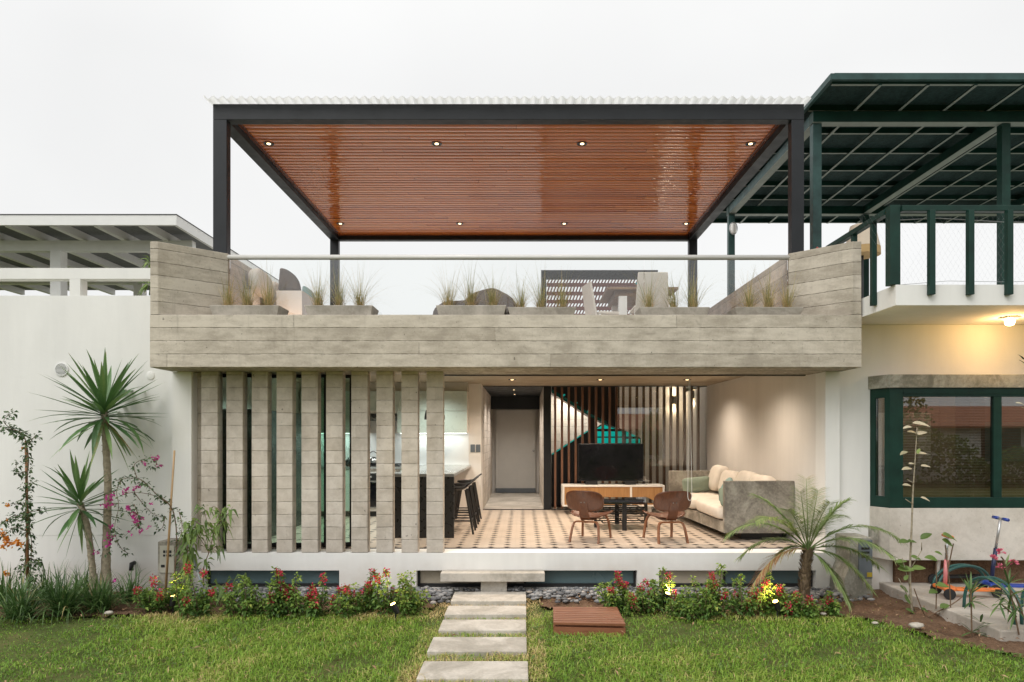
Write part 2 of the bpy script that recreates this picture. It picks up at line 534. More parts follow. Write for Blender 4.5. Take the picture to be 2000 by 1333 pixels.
def foliage(name, stops, trans=0.3, rough=0.5, spec=0.35, obj_var=True):
    """leaf colour from the per-leaf tint; some light passes through the blade"""
    k = NT(name)
    a = k.n("Attribute", attribute_name="tint").outputs["Fac"]
    p = k.pos(True)
    v = k.math('ADD', a, k.math('MULTIPLY', k.math('SUBTRACT', k.noise(p, 30.0, 2), 0.5), 0.25))
    col = k.ramp(v, stops)
    k.done(col, rough, 0.0, spec)
    if trans > 0:
        tr = k.n("BsdfTranslucent"); k.set(tr.inputs[0], k.mul(col, 1.3))
        mx = k.n("MixShader"); mx.inputs[0].default_value = trans
        k.t.links.new(k.b.outputs[0], mx.inputs[1]); k.t.links.new(tr.outputs[0], mx.inputs[2])
        k.t.links.new(mx.outputs[0], k.out.inputs[0])
    return k.m

def glass(name, tint=(1, 1, 1), refl=0.12, rough=0.0, mirror=1.0):
    """thin pane: mostly transparent, mirror reflection that grows at grazing angles"""
    k = NT(name)
    k.t.nodes.remove(k.b)
    tr = k.n("BsdfTransparent"); tr.inputs[0].default_value = (*tint, 1)
    gl = k.n("BsdfGlossy"); gl.inputs["Roughness"].default_value = rough; gl.inputs[0].default_value = (mirror, mirror, mirror, 1)
    lw = k.n("Fresnel"); lw.inputs[0].default_value = 1.5
    f = k.math('ADD', k.math('MULTIPLY', lw.outputs[0], 1.6), refl - 0.06)
    nd = k.n("Math", operation='MINIMUM'); k.set(nd.inputs[0], f); nd.inputs[1].default_value = 0.95
    mx = k.n("MixShader"); k.set(mx.inputs[0], nd.outputs[0])
    k.t.links.new(tr.outputs[0], mx.inputs[1]); k.t.links.new(gl.outputs[0], mx.inputs[2])
    k.t.links.new(mx.outputs[0], k.out.inputs[0])
    return k.m

def emit(name, col, strength):
    k = NT(name)
    k.b.inputs["Emission Color"].default_value = (*col, 1)
    k.b.inputs["Emission Strength"].default_value = strength
    return k.done(col, 0.4)

M = {}
M['board'] = board_concrete("board_marked_concrete", (0.385, 0.338, 0.272), (0.58, 0.522, 0.435))
M['block'] = board_concrete("concrete_block", (0.47, 0.415, 0.35), (0.62, 0.56, 0.49), row=0.1515, z0=0.0, length=0.298, stain=0.6, line=0.42, streak=(3.0, 3.0, 3.0))
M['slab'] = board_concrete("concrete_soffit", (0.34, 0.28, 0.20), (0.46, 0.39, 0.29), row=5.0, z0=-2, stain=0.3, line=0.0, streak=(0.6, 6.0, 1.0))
M['white'] = stucco("white_stucco", (0.81, 0.80, 0.77))
M['white_in'] = stucco("white_plaster", (0.74, 0.71, 0.67), dirt=0.0, zdirt=-5)
M['grey_wall'] = stucco("grey_plaster", (0.50, 0.47, 0.40), dirt=0.0, zdirt=-5)
M['pale_block'] = board_concrete("pale_concrete_block", (0.62, 0.58, 0.50), (0.76, 0.72, 0.64), row=0.16, z0=0.0, length=1.1, stain=0.3, line=0.5, streak=(2.0, 2.0, 2.0))
M['deck_grey'] = smooth_concrete("roof_screed", (0.48, 0.47, 0.45), (0.72, 0.71, 0.69), 0.35)
M['stone'] = smooth_concrete("smooth_concrete", (0.36, 0.33, 0.28), (0.52, 0.48, 0.42))
M['stone_obj'] = smooth_concrete("cast_concrete", (0.42, 0.38, 0.32), (0.58, 0.53, 0.46), 3.0, True)
M['sofa_conc'] = smooth_concrete("polished_concrete", (0.20, 0.18, 0.15), (0.40, 0.37, 0.31), 2.2)
M['bay_conc'] = smooth_concrete("bay_render", (0.50, 0.46, 0.40), (0.62, 0.58, 0.52), 1.2)
M['lintel'] = smooth_concrete("weathered_concrete", (0.22, 0.21, 0.17), (0.44, 0.42, 0.36), 2.5)
M['tile'] = tile_floor()
M['planks'] = plank_ceiling()
M['trim_wood'] = wood("varnished_trim", (0.10, 0.025, 0.009), (0.24, 0.07, 0.025), 1, 0.25, 1.0, 0.4)
M['steel'] = plain("charcoal_steel", (0.016, 0.018, 0.021), 0.42, 0.0, 0.18, 3.0, 0.0, 0.3)
M['black'] = plain("black_paint", (0.012, 0.012, 0.013), 0.4, 0.0, 0.1)
M['rail'] = plain("white_rail_tube", (0.66, 0.65, 0.62), 0.35, 0.0, 0.03)
M['green'] = plain("dark_green_paint", (0.006, 0.032, 0.023), 0.45, 0.0, 0.3, 4.0, 0.0, 0.28)
M['green_roof'] = plain("green_roof_panel", (0.016, 0.036, 0.033), 0.8, 0.0, 0.35, 24.0, 0.5, 0.2)
M['green_grey'] = plain("weathered_green_paint", (0.028, 0.064, 0.060), 0.45, 0.0, 0.35, 5.0, 0.0, 0.3)
M['pale_green'] = plain("pale_edge_paint", (0.20, 0.23, 0.20), 0.5)
M['white_paint'] = plain("white_beam_paint", (0.74, 0.74, 0.72), 0.5, 0.0, 0.03)
M['grey_panel'] = plain("grey_roof_panel", (0.16, 0.165, 0.165), 0.8, 0.0, 0.15, 18.0)
def sheet_mat():
    k = NT("translucent_roof_sheet")
    k.done((0.80, 0.80, 0.79), 0.6)
    tr = k.n("BsdfTranslucent"); tr.inputs[0].default_value = (0.93, 0.93, 0.92, 1)
    mx = k.n("MixShader"); mx.inputs[0].default_value = 0.85
    k.t.links.new(k.b.outputs[0], mx.inputs[1]); k.t.links.new(tr.outputs[0], mx.inputs[2]); k.t.links.new(mx.outputs[0], k.out.inputs[0])
    return k.m
M['roof_sheet'] = sheet_mat()
M['wire'] = plain("galvanised_wire", (0.35, 0.36, 0.36), 0.4, 0.6)
M['glass'] = glass("clear_glass", (0.975, 0.985, 0.98), 0.05)
M['green_glass'] = glass("green_glass", (0.74, 0.87, 0.81), 0.09)
M['pane'] = glass("window_glass", (0.92, 0.92, 0.90), 0.09)
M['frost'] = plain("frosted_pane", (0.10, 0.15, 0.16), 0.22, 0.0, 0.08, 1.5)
M['frost_warm'] = plain("lit_look_pane", (0.42, 0.37, 0.29), 0.3, 0.0, 0.08, 1.5)  # base colour made warm so the pane looks lit from inside
M['cab'] = plain("pale_cabinet", (0.52, 0.58, 0.52), 0.3, 0.0, 0.02)
M['white_tile'] = plain("white_splash_tile", (0.82, 0.84, 0.84), 0.2, 0.0, 0.03)
M['counter'] = plain("grey_counter", (0.26, 0.27, 0.26), 0.2, 0.0, 0.04, 6.0)
M['navy'] = plain("navy_paint", (0.012, 0.018, 0.06), 0.35)
M['inox'] = plain("brushed_steel", (0.45, 0.46, 0.46), 0.28, 0.9, 0.05)
M['dark_unit'] = plain("dark_cabinet", (0.016, 0.017, 0.018), 0.3)
M['screen'] = plain("tv_screen", (0.006, 0.006, 0.008), 0.09, 0.0, 0.02)
M['oak'] = wood("oak_veneer", (0.30, 0.15, 0.055), (0.46, 0.25, 0.10), 2, 0.42)
M['walnut'] = wood("walnut_ply", (0.075, 0.024, 0.010), (0.16, 0.055, 0.022), 2, 0.28, 1.0, 0.2)
M['walnut_edge'] = wood("walnut_leg", (0.16, 0.060, 0.026), (0.28, 0.115, 0.05), 2, 0.35)
M['slat'] = wood("slat_wood", (0.13, 0.060, 0.035), (0.25, 0.125, 0.075), 2, 0.5)
M['deck'] = wood("hardwood_deck", (0.16, 0.058, 0.028), (0.33, 0.14, 0.075), 0, 0.42)
M['lacquer'] = plain("white_lacquer", (0.78, 0.76, 0.72), 0.3, 0.0, 0.02)
M['linen'] = plain("white_linen", (0.68, 0.62, 0.54), 0.9, 0.0, 0.05, 9.0, 0.35)
M['sage'] = plain("sage_fabric", (0.22, 0.27, 0.21), 0.9, 0.0, 0.08, 12.0, 0.35)
M['teal'] = plain("teal_fabric", (0.22, 0.33, 0.31), 0.9, 0.0, 0.10, 12.0, 0.3)
M['brown_fab'] = plain("brown_fabric", (0.085, 0.060, 0.045), 0.9, 0.0, 0.30, 7.0, 0.4)
M['beige_fab'] = plain("beige_fabric", (0.52, 0.44, 0.34), 0.9, 0.0, 0.06, 8.0)
M['tan_fab'] = plain("tan_fabric", (0.40, 0.27, 0.12), 0.9)
M['teak'] = wood("weathered_teak", (0.14, 0.075, 0.035), (0.30, 0.18, 0.09), 0, 0.6)
M['turq'] = plain("turquoise_plastic", (0.02, 0.42, 0.42), 0.2)
M['red'] = plain("red_enamel", (0.30, 0.03, 0.02), 0.35)
M['bulb_warm'] = emit("warm_lamp", (1.0, 0.74, 0.40), 4.0)
M['bulb_yellow'] = emit("amber_lamp", (1.0, 0.62, 0.16), 14.0)
M['strip'] = emit("cool_strip", (0.95, 1.0, 0.98), 3.0)
M['aqua_lit'] = emit("aqua_glow_glass", (0.0, 0.42, 0.36), 0.5)  # glow put into the glass in place of skylight falling through it
M['aqua_dark'] = plain("aqua_edge", (0.01, 0.16, 0.14), 0.25)
M['meter'] = plain("cream_panel", (0.42, 0.40, 0.33), 0.5)
M['box_grey'] = plain("grey_metal_box", (0.13, 0.15, 0.17), 0.45)
M['yellow'] = plain("yellow_label", (0.45, 0.33, 0.03), 0.5)
M['bamboo'] = wood("bamboo", (0.32, 0.20, 0.10), (0.48, 0.32, 0.17), 2, 0.5)
M['pipe'] = plain("grey_pipe", (0.20, 0.22, 0.24), 0.4)
M['bark'] = plain("palm_bark", (0.19, 0.135, 0.08), 0.9, 0.0, 0.4, 24.0, 1.0)
M['bark_pale'] = plain("pale_bark", (0.33, 0.28, 0.20), 0.9, 0.0, 0.3, 30.0, 1.0)
M['bark_dark'] = plain("brown_stem", (0.15, 0.095, 0.055), 0.8, 0.0, 0.25, 30.0)
M['stake'] = plain("brown_stake", (0.26, 0.12, 0.05), 0.7)
M['orange'] = plain("orange_plastic", (0.75, 0.20, 0.045), 0.35)
M['blue'] = plain("blue_plastic", (0.025, 0.06, 0.33), 0.35)
M['pink'] = plain("pink_paint", (0.60, 0.20, 0.20), 0.4)
M['rubber'] = plain("black_rubber", (0.015, 0.015, 0.016), 0.6)
M['alu'] = plain("aluminium", (0.50, 0.50, 0.50), 0.3, 0.8)
M['loop'] = plain("green_hoop_paint", (0.018, 0.085, 0.075), 0.35)
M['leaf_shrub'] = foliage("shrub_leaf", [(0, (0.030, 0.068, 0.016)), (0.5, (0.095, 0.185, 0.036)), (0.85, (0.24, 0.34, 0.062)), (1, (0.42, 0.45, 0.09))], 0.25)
M['leaf_yucca'] = foliage("yucca_leaf", [(0, (0.031, 0.082, 0.027)), (0.5, (0.088, 0.186, 0.055)), (0.85, (0.215, 0.312, 0.117)), (0.93, (0.390, 0.332, 0.137)), (1, (0.312, 0.176, 0.088))], 0.15, 0.4, 0.5)
M['leaf_palm'] = foliage("palm_leaf", [(0, (0.072, 0.121, 0.036)), (0.5, (0.173, 0.254, 0.081)), (0.8, (0.324, 0.385, 0.151)), (0.93, (0.506, 0.365, 0.182)), (1, (0.324, 0.151, 0.072))], 0.25)
M['leaf_strap'] = foliage("strap_leaf", [(0, (0.028, 0.070, 0.020)), (0.5, (0.075, 0.150, 0.038)), (0.85, (0.18, 0.27, 0.09)), (1, (0.42, 0.32, 0.14))], 0.2, 0.4, 0.5)
M['leaf_vine'] = foliage("vine_leaf", [(0, (0.020, 0.042, 0.017)), (0.5, (0.056, 0.105, 0.036)), (1, (0.154, 0.196, 0.070))], 0.2)
M['leaf_light'] = foliage("pale_leaf", [(0, (0.068, 0.115, 0.030)), (0.5, (0.149, 0.230, 0.061)), (1, (0.284, 0.378, 0.121))], 0.3)
M['leaf_cream'] = foliage("variegated_leaf", [(0, (0.115, 0.149, 0.069)), (0.5, (0.391, 0.356, 0.230)), (1, (0.632, 0.552, 0.414))], 0.2)
M['grass_tan'] = foliage("ornamental_grass", [(0, (0.16, 0.19, 0.06)), (0.45, (0.36, 0.34, 0.14)), (0.75, (0.60, 0.46, 0.23)), (1, (0.72, 0.55, 0.33))], 0.25)
M['grass'] = foliage("lawn_blade", [(0, (0.075, 0.165, 0.016)), (0.35, (0.175, 0.32, 0.030)), (0.62, (0.30, 0.42, 0.060)), (0.8, (0.46, 0.42, 0.15)), (1, (0.68, 0.50, 0.25))], 0.25)
M['flower_red'] = foliage("red_petal", [(0, (0.34, 0.010, 0.030)), (0.5, (0.56, 0.026, 0.070)), (1, (0.70, 0.08, 0.15))], 0.2)
M['flower_mag'] = foliage("magenta_bract", [(0, (0.30, 0.012, 0.14)), (0.5, (0.48, 0.03, 0.24)), (1, (0.62, 0.10, 0.38))], 0.3)
M['flower_orange'] = foliage("orange_bract", [(0, (0.42, 0.13, 0.01)), (0.5, (0.65, 0.24, 0.02)), (1, (0.75, 0.36, 0.06))], 0.3)
M['flower_pink'] = foliage("pink_petal", [(0, (0.55, 0.08, 0.16)), (1, (0.75, 0.25, 0.32))], 0.3)

def ground_mat():
    k = NT("lawn_soil")
    p = k.pos()
    n = k.noise(p, 2.2, 6, 0.65)
    f = k.noise(p, 60.0, 4, 0.7)
    c = k.ramp(k.rng(k.math('ADD', k.math('MULTIPLY', n, 0.6), k.math('MULTIPLY', f, 0.4)), 0.3, 0.7, 0, 1), [(0, (0.045, 0.065, 0.016)), (0.5, (0.10, 0.12, 0.034)), (1, (0.20, 0.16, 0.07))])
    k.bump(f, 0.8, 0.02)
    return k.done(c, 0.95, 0, 0.2)
def soil_mat():
    k = NT("garden_soil")
    p = k.pos()
    n = k.noise(p, 3.5, 6, 0.7)
    f = k.noise(p, 45.0, 5, 0.75)
    c = k.ramp(k.rng(k.math('ADD', k.math('MULTIPLY', n, 0.5), k.math('MULTIPLY', f, 0.5)), 0.3, 0.7, 0, 1), [(0, (0.06, 0.034, 0.020)), (0.5, (0.16, 0.095, 0.058)), (1, (0.31, 0.20, 0.13))])
    k.bump(k.math('ADD', f, n), 1.0, 0.02)
    return k.done(c, 0.95, 0, 0.2)
def pebble_mat():
    k = NT("river_pebble")
    a = k.n("Attribute", attribute_name="tint").outputs["Fac"]
    p = k.pos()
    c = k.mul(k.ramp(a, [(0, (0.10, 0.10, 0.104)), (0.5, (0.21, 0.21, 0.212)), (0.9, (0.32, 0.31, 0.30)), (1, (0.40, 0.34, 0.29))]), k.rng(k.noise(p, 40, 4), 0.3, 0.7, 0.85, 1.1))
    return k.done(c, 0.65, 0, 0.35)
M['ground'] = ground_mat()
M['soil'] = soil_mat()
M['pebble'] = pebble_mat()
M['pave'] = smooth_concrete("pavement_concrete", (0.40, 0.36, 0.31), (0.55, 0.50, 0.44), 1.1)

# ================================================================== SETTING
GZ = -0.46                                   # lawn level
def sheet(name, pts, z, mat, res=None, bumpy=0.0):
    mb = MB()
    if res is None:
        mb.add([(a, b, z) for a, b in pts], [tuple(range(len(pts)))])
    else:
        x0, x1, y0, y1 = pts; nx, ny = res
        V = [(x0 + (x1 - x0) * i / nx, y0 + (y1 - y0) * j / ny, z + (random.uniform(-bumpy, bumpy) if 0 < i < nx and 0 < j < ny else -0.01)) for j in range(ny + 1) for i in range(nx + 1)]
        mb.add(V, [(j * (nx + 1) + i, j * (nx + 1) + i + 1, (j + 1) * (nx + 1) + i + 1, (j + 1) * (nx + 1) + i) for j in range(ny) for i in range(nx)])
    return tag(mb.build(name, mat, smooth=res is not None), kind='structure')

sheet("ground", [(-400, -400), (400, -400), (400, 600), (-400, 600)], GZ - 0.06, M['ground'])
sheet("lawn", (-9, 9, 1.0, 7.75), GZ - .032, M['ground'], (60, 26), 0.008)
def soil_patch(name, poly, z, n=0.05):
    xs = [p[0] for p in poly]; ys = [p[1] for p in poly]
    def inside(x, y):
        c = False
        for i in range(len(poly)):
            (x1, y1), (x2, y2) = poly[i], poly[i - 1]
            if (y1 > y) != (y2 > y) and x < (x2 - x1) * (y - y1) / (y2 - y1) + x1: c = not c
        return c
    mb = MB(); nx = int((max(xs) - min(xs)) / n); ny = int((max(ys) - min(ys)) / n)
    idx = {}
    for j in range(ny + 1):
        for i in range(nx + 1):
            x = min(xs) + i * n; y = min(ys) + j * n
            h = 0.018 * math.sin(x * 7.1 + y * 3) * math.sin(y * 9.3 - x * 2) + random.uniform(-0.012, 0.016)
            idx[i, j] = len(mb.v); mb.v.append((x + random.uniform(-.015, .015), y + random.uniform(-.015, .015), z + h)); mb.t.append(.5)
    for j in range(ny):
        for i in range(nx):
            x = min(xs) + (i + .5) * n; y = min(ys) + (j + .5) * n
            if inside(x, y): mb.f.append((idx[i, j], idx[i + 1, j], idx[i + 1, j + 1], idx[i, j + 1]))
    return tag(mb.build(name, M['soil'], smooth=True), kind='structure')

SOIL_L = [(-9, 6.9), (-5.2, 7.0), (-3.9, 7.05), (-3.0, 7.2), (-0.95, 7.32), (-0.95, 8.15), (-9, 8.25)]
SOIL_R = [(0.2, 7.35), (1.2, 7.30), (3.0, 7.12), (3.55, 6.85), (3.75, 6.35), (4.2, 5.7), (5.2, 5.2), (8, 5.1), (8, 6.2), (4.28, 6.2), (4.28, 8.4), (0.2, 8.15)]
soil_patch("soil_bed", SOIL_L, GZ - 0.010)
soil_patch("soil_bed", SOIL_R, GZ - 0.010)
tag(box("pavement", M['pave'], None, 4.29, 11.0, 6.12, 8.9, -0.60, -0.36, 0.012), kind='structure')

# pebble strip against the base
mb = MB()
def pebble(c, sx_, sy_, sz_, rz, tint):
    vs_, fs_ = [], []
    nu, nv = 7, 5
    for j in range(nv):
        ph = -PI / 2 + PI * (j + 0.25) / (nv - 0.5)
        for i in range(nu):
            th = 2 * PI * i / nu + rz
            q = 1 + random.uniform(-.08, .08)
            x = math.cos(ph) * math.cos(th) * sx_ * q; y = math.cos(ph) * math.sin(th) * sy_ * q
            vs_.append((c[0] + x, c[1] + y, c[2] + math.sin(ph) * sz_))
    for j in range(nv - 1):
        for i in range(nu):
            i2 = (i + 1) % nu
            fs_.append((j * nu + i, j * nu + i2, (j + 1) * nu + i2, (j + 1) * nu + i))
    fs_.append(tuple(range(nu - 1, -1, -1))); fs_.append(tuple((nv - 1) * nu + i for i in range(nu)))
    mb.add(vs_, fs_, tint)
for i in range(3600):
    x = random.uniform(-3.9, 3.9); y = random.uniform(7.50, 8.12)
    if -0.82 < x < 0.08 and y < 8.0: continue
    if y < 7.66 + 0.10 * math.sin(x * 2.3) and random.random() < 0.8: continue
    if x < -3.2 and y < 7.7: continue
    if x > 3.3 and random.random() < .5: continue
    s_ = random.uniform(0.017, 0.034)
    pebble((x, y, GZ + 0.012 + random.uniform(0, 0.045)), s_ * random.uniform(1, 1.5), s_, s_ * random.uniform(.5, .75), random.uniform(0, 6), random.random())
pb = mb.build("pebbles", M['pebble'], smooth=True, tint=True)
tag(pb, "strip of dark grey river pebbles along the foot of the white house base", "pebbles", kind='stuff')

# ================================================================== HOUSE
house = thing("modern_house", "modern house with a board marked concrete balcony, open living room and row of concrete fins", "house", (0, 8.13, 0))
# base with three basement windows
WIN = [(-3.79, -2.18), (-1.26, 1.37), (1.63, 3.50)]
mb = MB()
mb.box(-3.95, 3.61, 8.13, 8.43, -0.21, 0.0)
mb.box(-3.95, 3.61, 8.13, 8.43, -0.75, -0.43)
xs = [-3.95] + [q for w in WIN for q in w] + [3.61]
for i in range(0, len(xs), 2): mb.box(xs[i], xs[i + 1], 8.13, 8.43, -0.43, -0.21)
base = mb.build("base_wall", M['white'], house)
for i, (a, b) in enumerate(WIN):
    mid = (a + b) / 2 + (0.03 if i == 0 else -0.02 if i == 1 else -0.13)
    fr = MB()
    fr.box(a + .002, b - .002, 8.225, 8.265, -0.428, -0.385).box(a + .002, a + .03, 8.225, 8.265, -0.385, -0.212).box(b - .03, b - .002, 8.225, 8.265, -0.385, -0.212)
    fr.box(mid - .012, mid + .012, 8.225, 8.265, -0.385, -0.222).box(a + .03, b - .03, 8.225, 8.265, -0.222, -0.212)
    w = fr.build("basement_window", M['black'], house)
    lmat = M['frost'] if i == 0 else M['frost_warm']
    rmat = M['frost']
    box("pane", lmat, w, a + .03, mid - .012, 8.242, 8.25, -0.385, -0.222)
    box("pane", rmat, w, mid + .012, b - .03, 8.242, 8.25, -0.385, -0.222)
# floor
fl = MB().box(-3.95, 3.62, 8.43, 12.9, -0.20, 0.006)
fl.build("tiled_floor", M['tile'], house)
box("corridor_floor", M['stone'], house, -0.745, 0.41, 12.9, 17.2, -0.20, 0.0)
box("stairwell_floor", M['stone'], house, 0.41, 3.55, 12.9, 14.7, -0.20, 0.0)
# balcony: fascia, ledge, slab, splayed side walls
mb = MB()
mb.box(-4.18, 3.81, 7.66, 8.15, 2.16, 2.752)
mb.box(-4.14, 3.79, 8.15, 8.62, 2.162, 2.62)
fascia = mb.build("balcony_fascia", M['board'], house, bevel=0.006)
def shear_top(px0, py0, Y0): return wz(py0, Y0)
MB().prism([(-4.178, 7.662), (-4.09, 7.662), (-3.52, 8.17), (-3.52, 13.4), (-3.78, 13.4), (-3.78, 8.42)], 2.752, 3.575).build("balcony_side_wall", M['board'], house, bevel=0.006)
MB().prism([(3.71, 7.662), (3.808, 7.662), (3.46, 8.42), (3.46, 13.4), (3.19, 13.4), (3.19, 8.17)], 2.752, 3.575).build("balcony_side_wall", M['board'], house, bevel=0.006)
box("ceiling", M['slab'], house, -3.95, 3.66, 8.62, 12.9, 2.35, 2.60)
box("terrace_floor", M['white_in'], house, -3.78, 3.46, 8.62, 13.09, 2.602, 2.64)
box("reflection_deck", M['deck_grey'], house, -9, 0.50, 13.09, 34.0, 2.45, 2.64)  # unseen, carried far back as a pale surface for the ceiling to mirror
box("reflection_deck", M['deck_grey'], house, 0.50, 9, 14.76, 34.0, 2.45, 2.64)
for x0_, x1_, y0_, h_ in ((-6, -3.2, 17, .8), (-1.2, -.9, 16, 1.0), (2.4, 2.7, 17, 1.0), (5, 8, 19, 1.0), (-3, 4, 24, 1.2)):
    box("reflection_wall", M['white'], house, x0_, x1_, y0_, y0_ + .2, 2.641, 2.64 + h_)  # unseen low walls added for the varnished ceiling to mirror
box("door_track", M['black'], house, -1.0, 3.55, 8.55, 8.59, 2.146, 2.1615)
# concrete fins in front of the kitchen glass
COLS = [(393, 425), (442, 474), (491.5, 522.5), (540, 571), (588.7, 620.6), (636.8, 669), (686, 718), (735, 767), (784, 816), (833, 865.5)]
for a, b in COLS:
    box("concrete_fin", M['block'], house, wx(a, 8.13), wx(b, 8.13), 8.131, 8.27, 0.001, 2.1595, 0.004)
# side piers and inner walls
box("side_pier", M['white'], house, -4.18, -3.95, 8.15, 8.55, -0.75, 2.158)
box("side_pier", M['white'], house, 3.61, 3.78, 8.128, 8.40, -0.75, 2.158)
box("recess_wall", M['block'], house, -3.949, -3.80, 8.30, 8.40, 0.0, 2.158)
MB().prism([(3.61, 8.40), (3.78, 8.40), (3.78, 14.75), (3.49, 14.75), (3.49, 12.9)], -0.1, 2.348).build("inner_wall", M['white_in'], house)
box("inner_wall", M['white_in'], house, -4.10, -3.95, 8.55, 12.6, -0.1, 2.348)
box("inner_wall", M['white_in'], house, -3.95, -0.745, 12.37, 12.88, 0.0, 2.348)
box("baseboard", M['stone'], house, -1.3, -0.75, 12.355, 12.369, 0.006, 0.07)
# corridor
box("corridor_wall", M['block'], house, -0.95, -0.745, 12.88, 17.2, -0.1, 2.348)
box("corridor_wall", M['block'], house, 0.41, 0.52, 13.06, 17.2, -0.1, 2.348)
box("corridor_ceiling", M['steel'], house, -0.745, 0.41, 12.95, 17.3, 2.35, 2.45)
box("corridor_header", M['steel'], house, -0.744, 0.409, 16.2, 16.35, 2.05, 2.349)
box("corridor_end_wall", M['white_in'], house, -0.744, 0.409, 17.0, 17.2, 0.0, 2.349)
dr = box("interior_door", plain("grey_door", (0.56, 0.55, 0.52), 0.45, 0, 0.03), house, -0.66, 0.33, 16.9, 16.96, 0.12, 2.06)
box("kick_plate", M['box_grey'], dr, -0.66, 0.33, 16.88, 16.90, 0.01, 0.12)
MB().lathe([(0.025, 0), (0.03, -0.02), (0.02, -0.05)], (0.28, 16.9, 1.05), 10, 'y').build("handle", M['inox'], dr, True)
box("steel_column", M['steel'], house, 0.408, 0.545, 12.9, 13.05, 0.0, 2.336)
box("steel_beam", M['black'], house, -0.745, 3.5, 12.89, 12.96, 2.336, 2.349)
box("floor_edge", M['black'], house, -0.745, 3.5, 12.9, 12.93, 0.001, 0.02)
# stairwell walls
box("stairwell_wall", M['pale_block'], house, 0.52, 2.55, 14.62, 14.75, -0.1, 2.62)
box("stairwell_wall", M['white_in'], house, 2.55, 3.49, 14.60, 14.75, -0.1, 2.62)
# glass sheet in front of the right half of the slats, sliding door leaves behind the fins
def leaf_door(x0, x1, y, z0, z1, g):
    fr = MB().box(x0, x0 + .035, y, y + .04, z0, z1).box(x1 - .035, x1, y, y + .04, z0, z1).box(x0 + .035, x1 - .035, y, y + .04, z0, z0 + .05).box(x0 + .035, x1 - .035, y, y + .04, z1 - .04, z1)
    o = fr.build("sliding_door", M['black'], house)
    box("pane", g, o, x0 + .035, x1 - .035, y + .016, y + .024, z0 + .05, z1 - .04)
leaf_door(-3.80, -3.24, 8.44, 0.008, 2.158, M['green_glass'])
leaf_door(-3.275, -2.435, 8.50, 0.008, 2.158, M['green_glass'])
leaf_door(-2.72, -2.13, 8.56, 0.008, 2.158, M['green_glass'])
box("fixed_pane", M['pane'], house, wx(1206, 12.87), 3.47, 12.868, 12.876, 0.03, 2.336)
# wall switches
for px in (923.5, 934):
    c = at(px, 876, 12.37)
    box("light_switch", M['box_grey'], house, c.x - .04, c.x + .04, 12.358, 12.3695, c.z - .07, c.z + .07, 0.004)

# ---- slat screen
scr = thing("slat_screen", "brown timber slat screen standing full height in front of the staircase", "screen", (2.0, 13.0, 0))
for i in range(22):
    x = wx(1084.5 + 13.33 * i, 12.97)
    box("slat", M['slat'], scr, x - .020, x + .020, 12.965, 13.055, 0.021, 2.335)

# ---- staircase
st = thing("staircase", "dark steel staircase with aqua glass edges rising behind the timber slats", "staircase", (1.2, 13.8, 0))
def poly_px(pts, Y): return [(wx(a, Y), wz(b, Y)) for a, b in pts]
MB().prism_xz([(wx(1078, 13.5), 0.001)] + poly_px([(1168, 13.5)], 1) * 0 + [(wx(1166, 13.5), 0.001)] + poly_px([(1166, 840), (1150, 841), (1078, 888)], 13.5), 13.5, 14.0).build("lower_flight", M['black'], st)
MB().prism_xz(poly_px([(1078, 752), (1078, 767), (1150, 812), (1185, 829), (1210, 838), (1210, 752)], 13.4), 13.4, 13.95).build("upper_flight", M['black'], st)
def strip(name, p, q, Y, h, mat):
    a, b = at(*p, Y), at(*q, Y)
    return MB().prism_xz([(a.x, a.z), (b.x, b.z), (b.x, b.z + h), (a.x, a.z + h)], Y - .012, Y).build(name, mat, st)
strip("glass_edge", (1078, 889), (1150, 842), 13.49, 0.022, M['aqua_lit'])
strip("glass_edge", (1078, 768), (1150, 813), 13.39, 0.075, M['aqua_dark'])
strip("glass_edge", (1150, 813), (1186, 830), 13.39, 0.06, M['aqua_dark'])
for k in range(3):
    p = at(1098 + 24 * k, 776 + 15.5 * k, 13.38)
    MB().prism_xz([(p.x, p.z), (p.x + .06, p.z + .035), (p.x + .05, p.z + .06), (p.x + .02, p.z + .05)], 13.365, 13.378).build("glass_clip", M['aqua_lit'], st)
box("newel", M['black'], st, wx(1152, 13.45), wx(1165, 13.45), 13.44, 13.49, wz(846, 13.45) - .4, wz(815, 13.45))

aq = thing("aqua_window", "bright turquoise glazed opening with dark glazing bars seen above the television", "window", (2.0, 14.4, 1.3))
Ya = 14.4
MB().prism_xz(poly_px([(1160, 872), (1252, 872), (1252, 856), (1183, 824), (1160, 838)], Ya), Ya + .03, Ya + .06).build("frame", M['black'], aq)
for (a, b, c, d) in ((1163, 1190, 866, 855.5), (1193, 1220, 866, 855.5), (1223, 1250, 866, 857.5), (1163, 1190, 853, 843), (1193, 1220, 853, 843)):
    MB().prism_xz(poly_px([(a, c), (b, c), (b, d), (a, d)], Ya), Ya, Ya + .02).build("pane", M['aqua_lit'], aq)
MB().prism_xz(poly_px([(1223, 853), (1245, 853), (1223, 843)], Ya), Ya, Ya + .02).build("pane", M['aqua_lit'], aq)
MB().prism_xz(poly_px([(1165, 838), (1206, 838), (1184, 826.5)], Ya), Ya, Ya + .02).build("pane", M['aqua_lit'], aq)

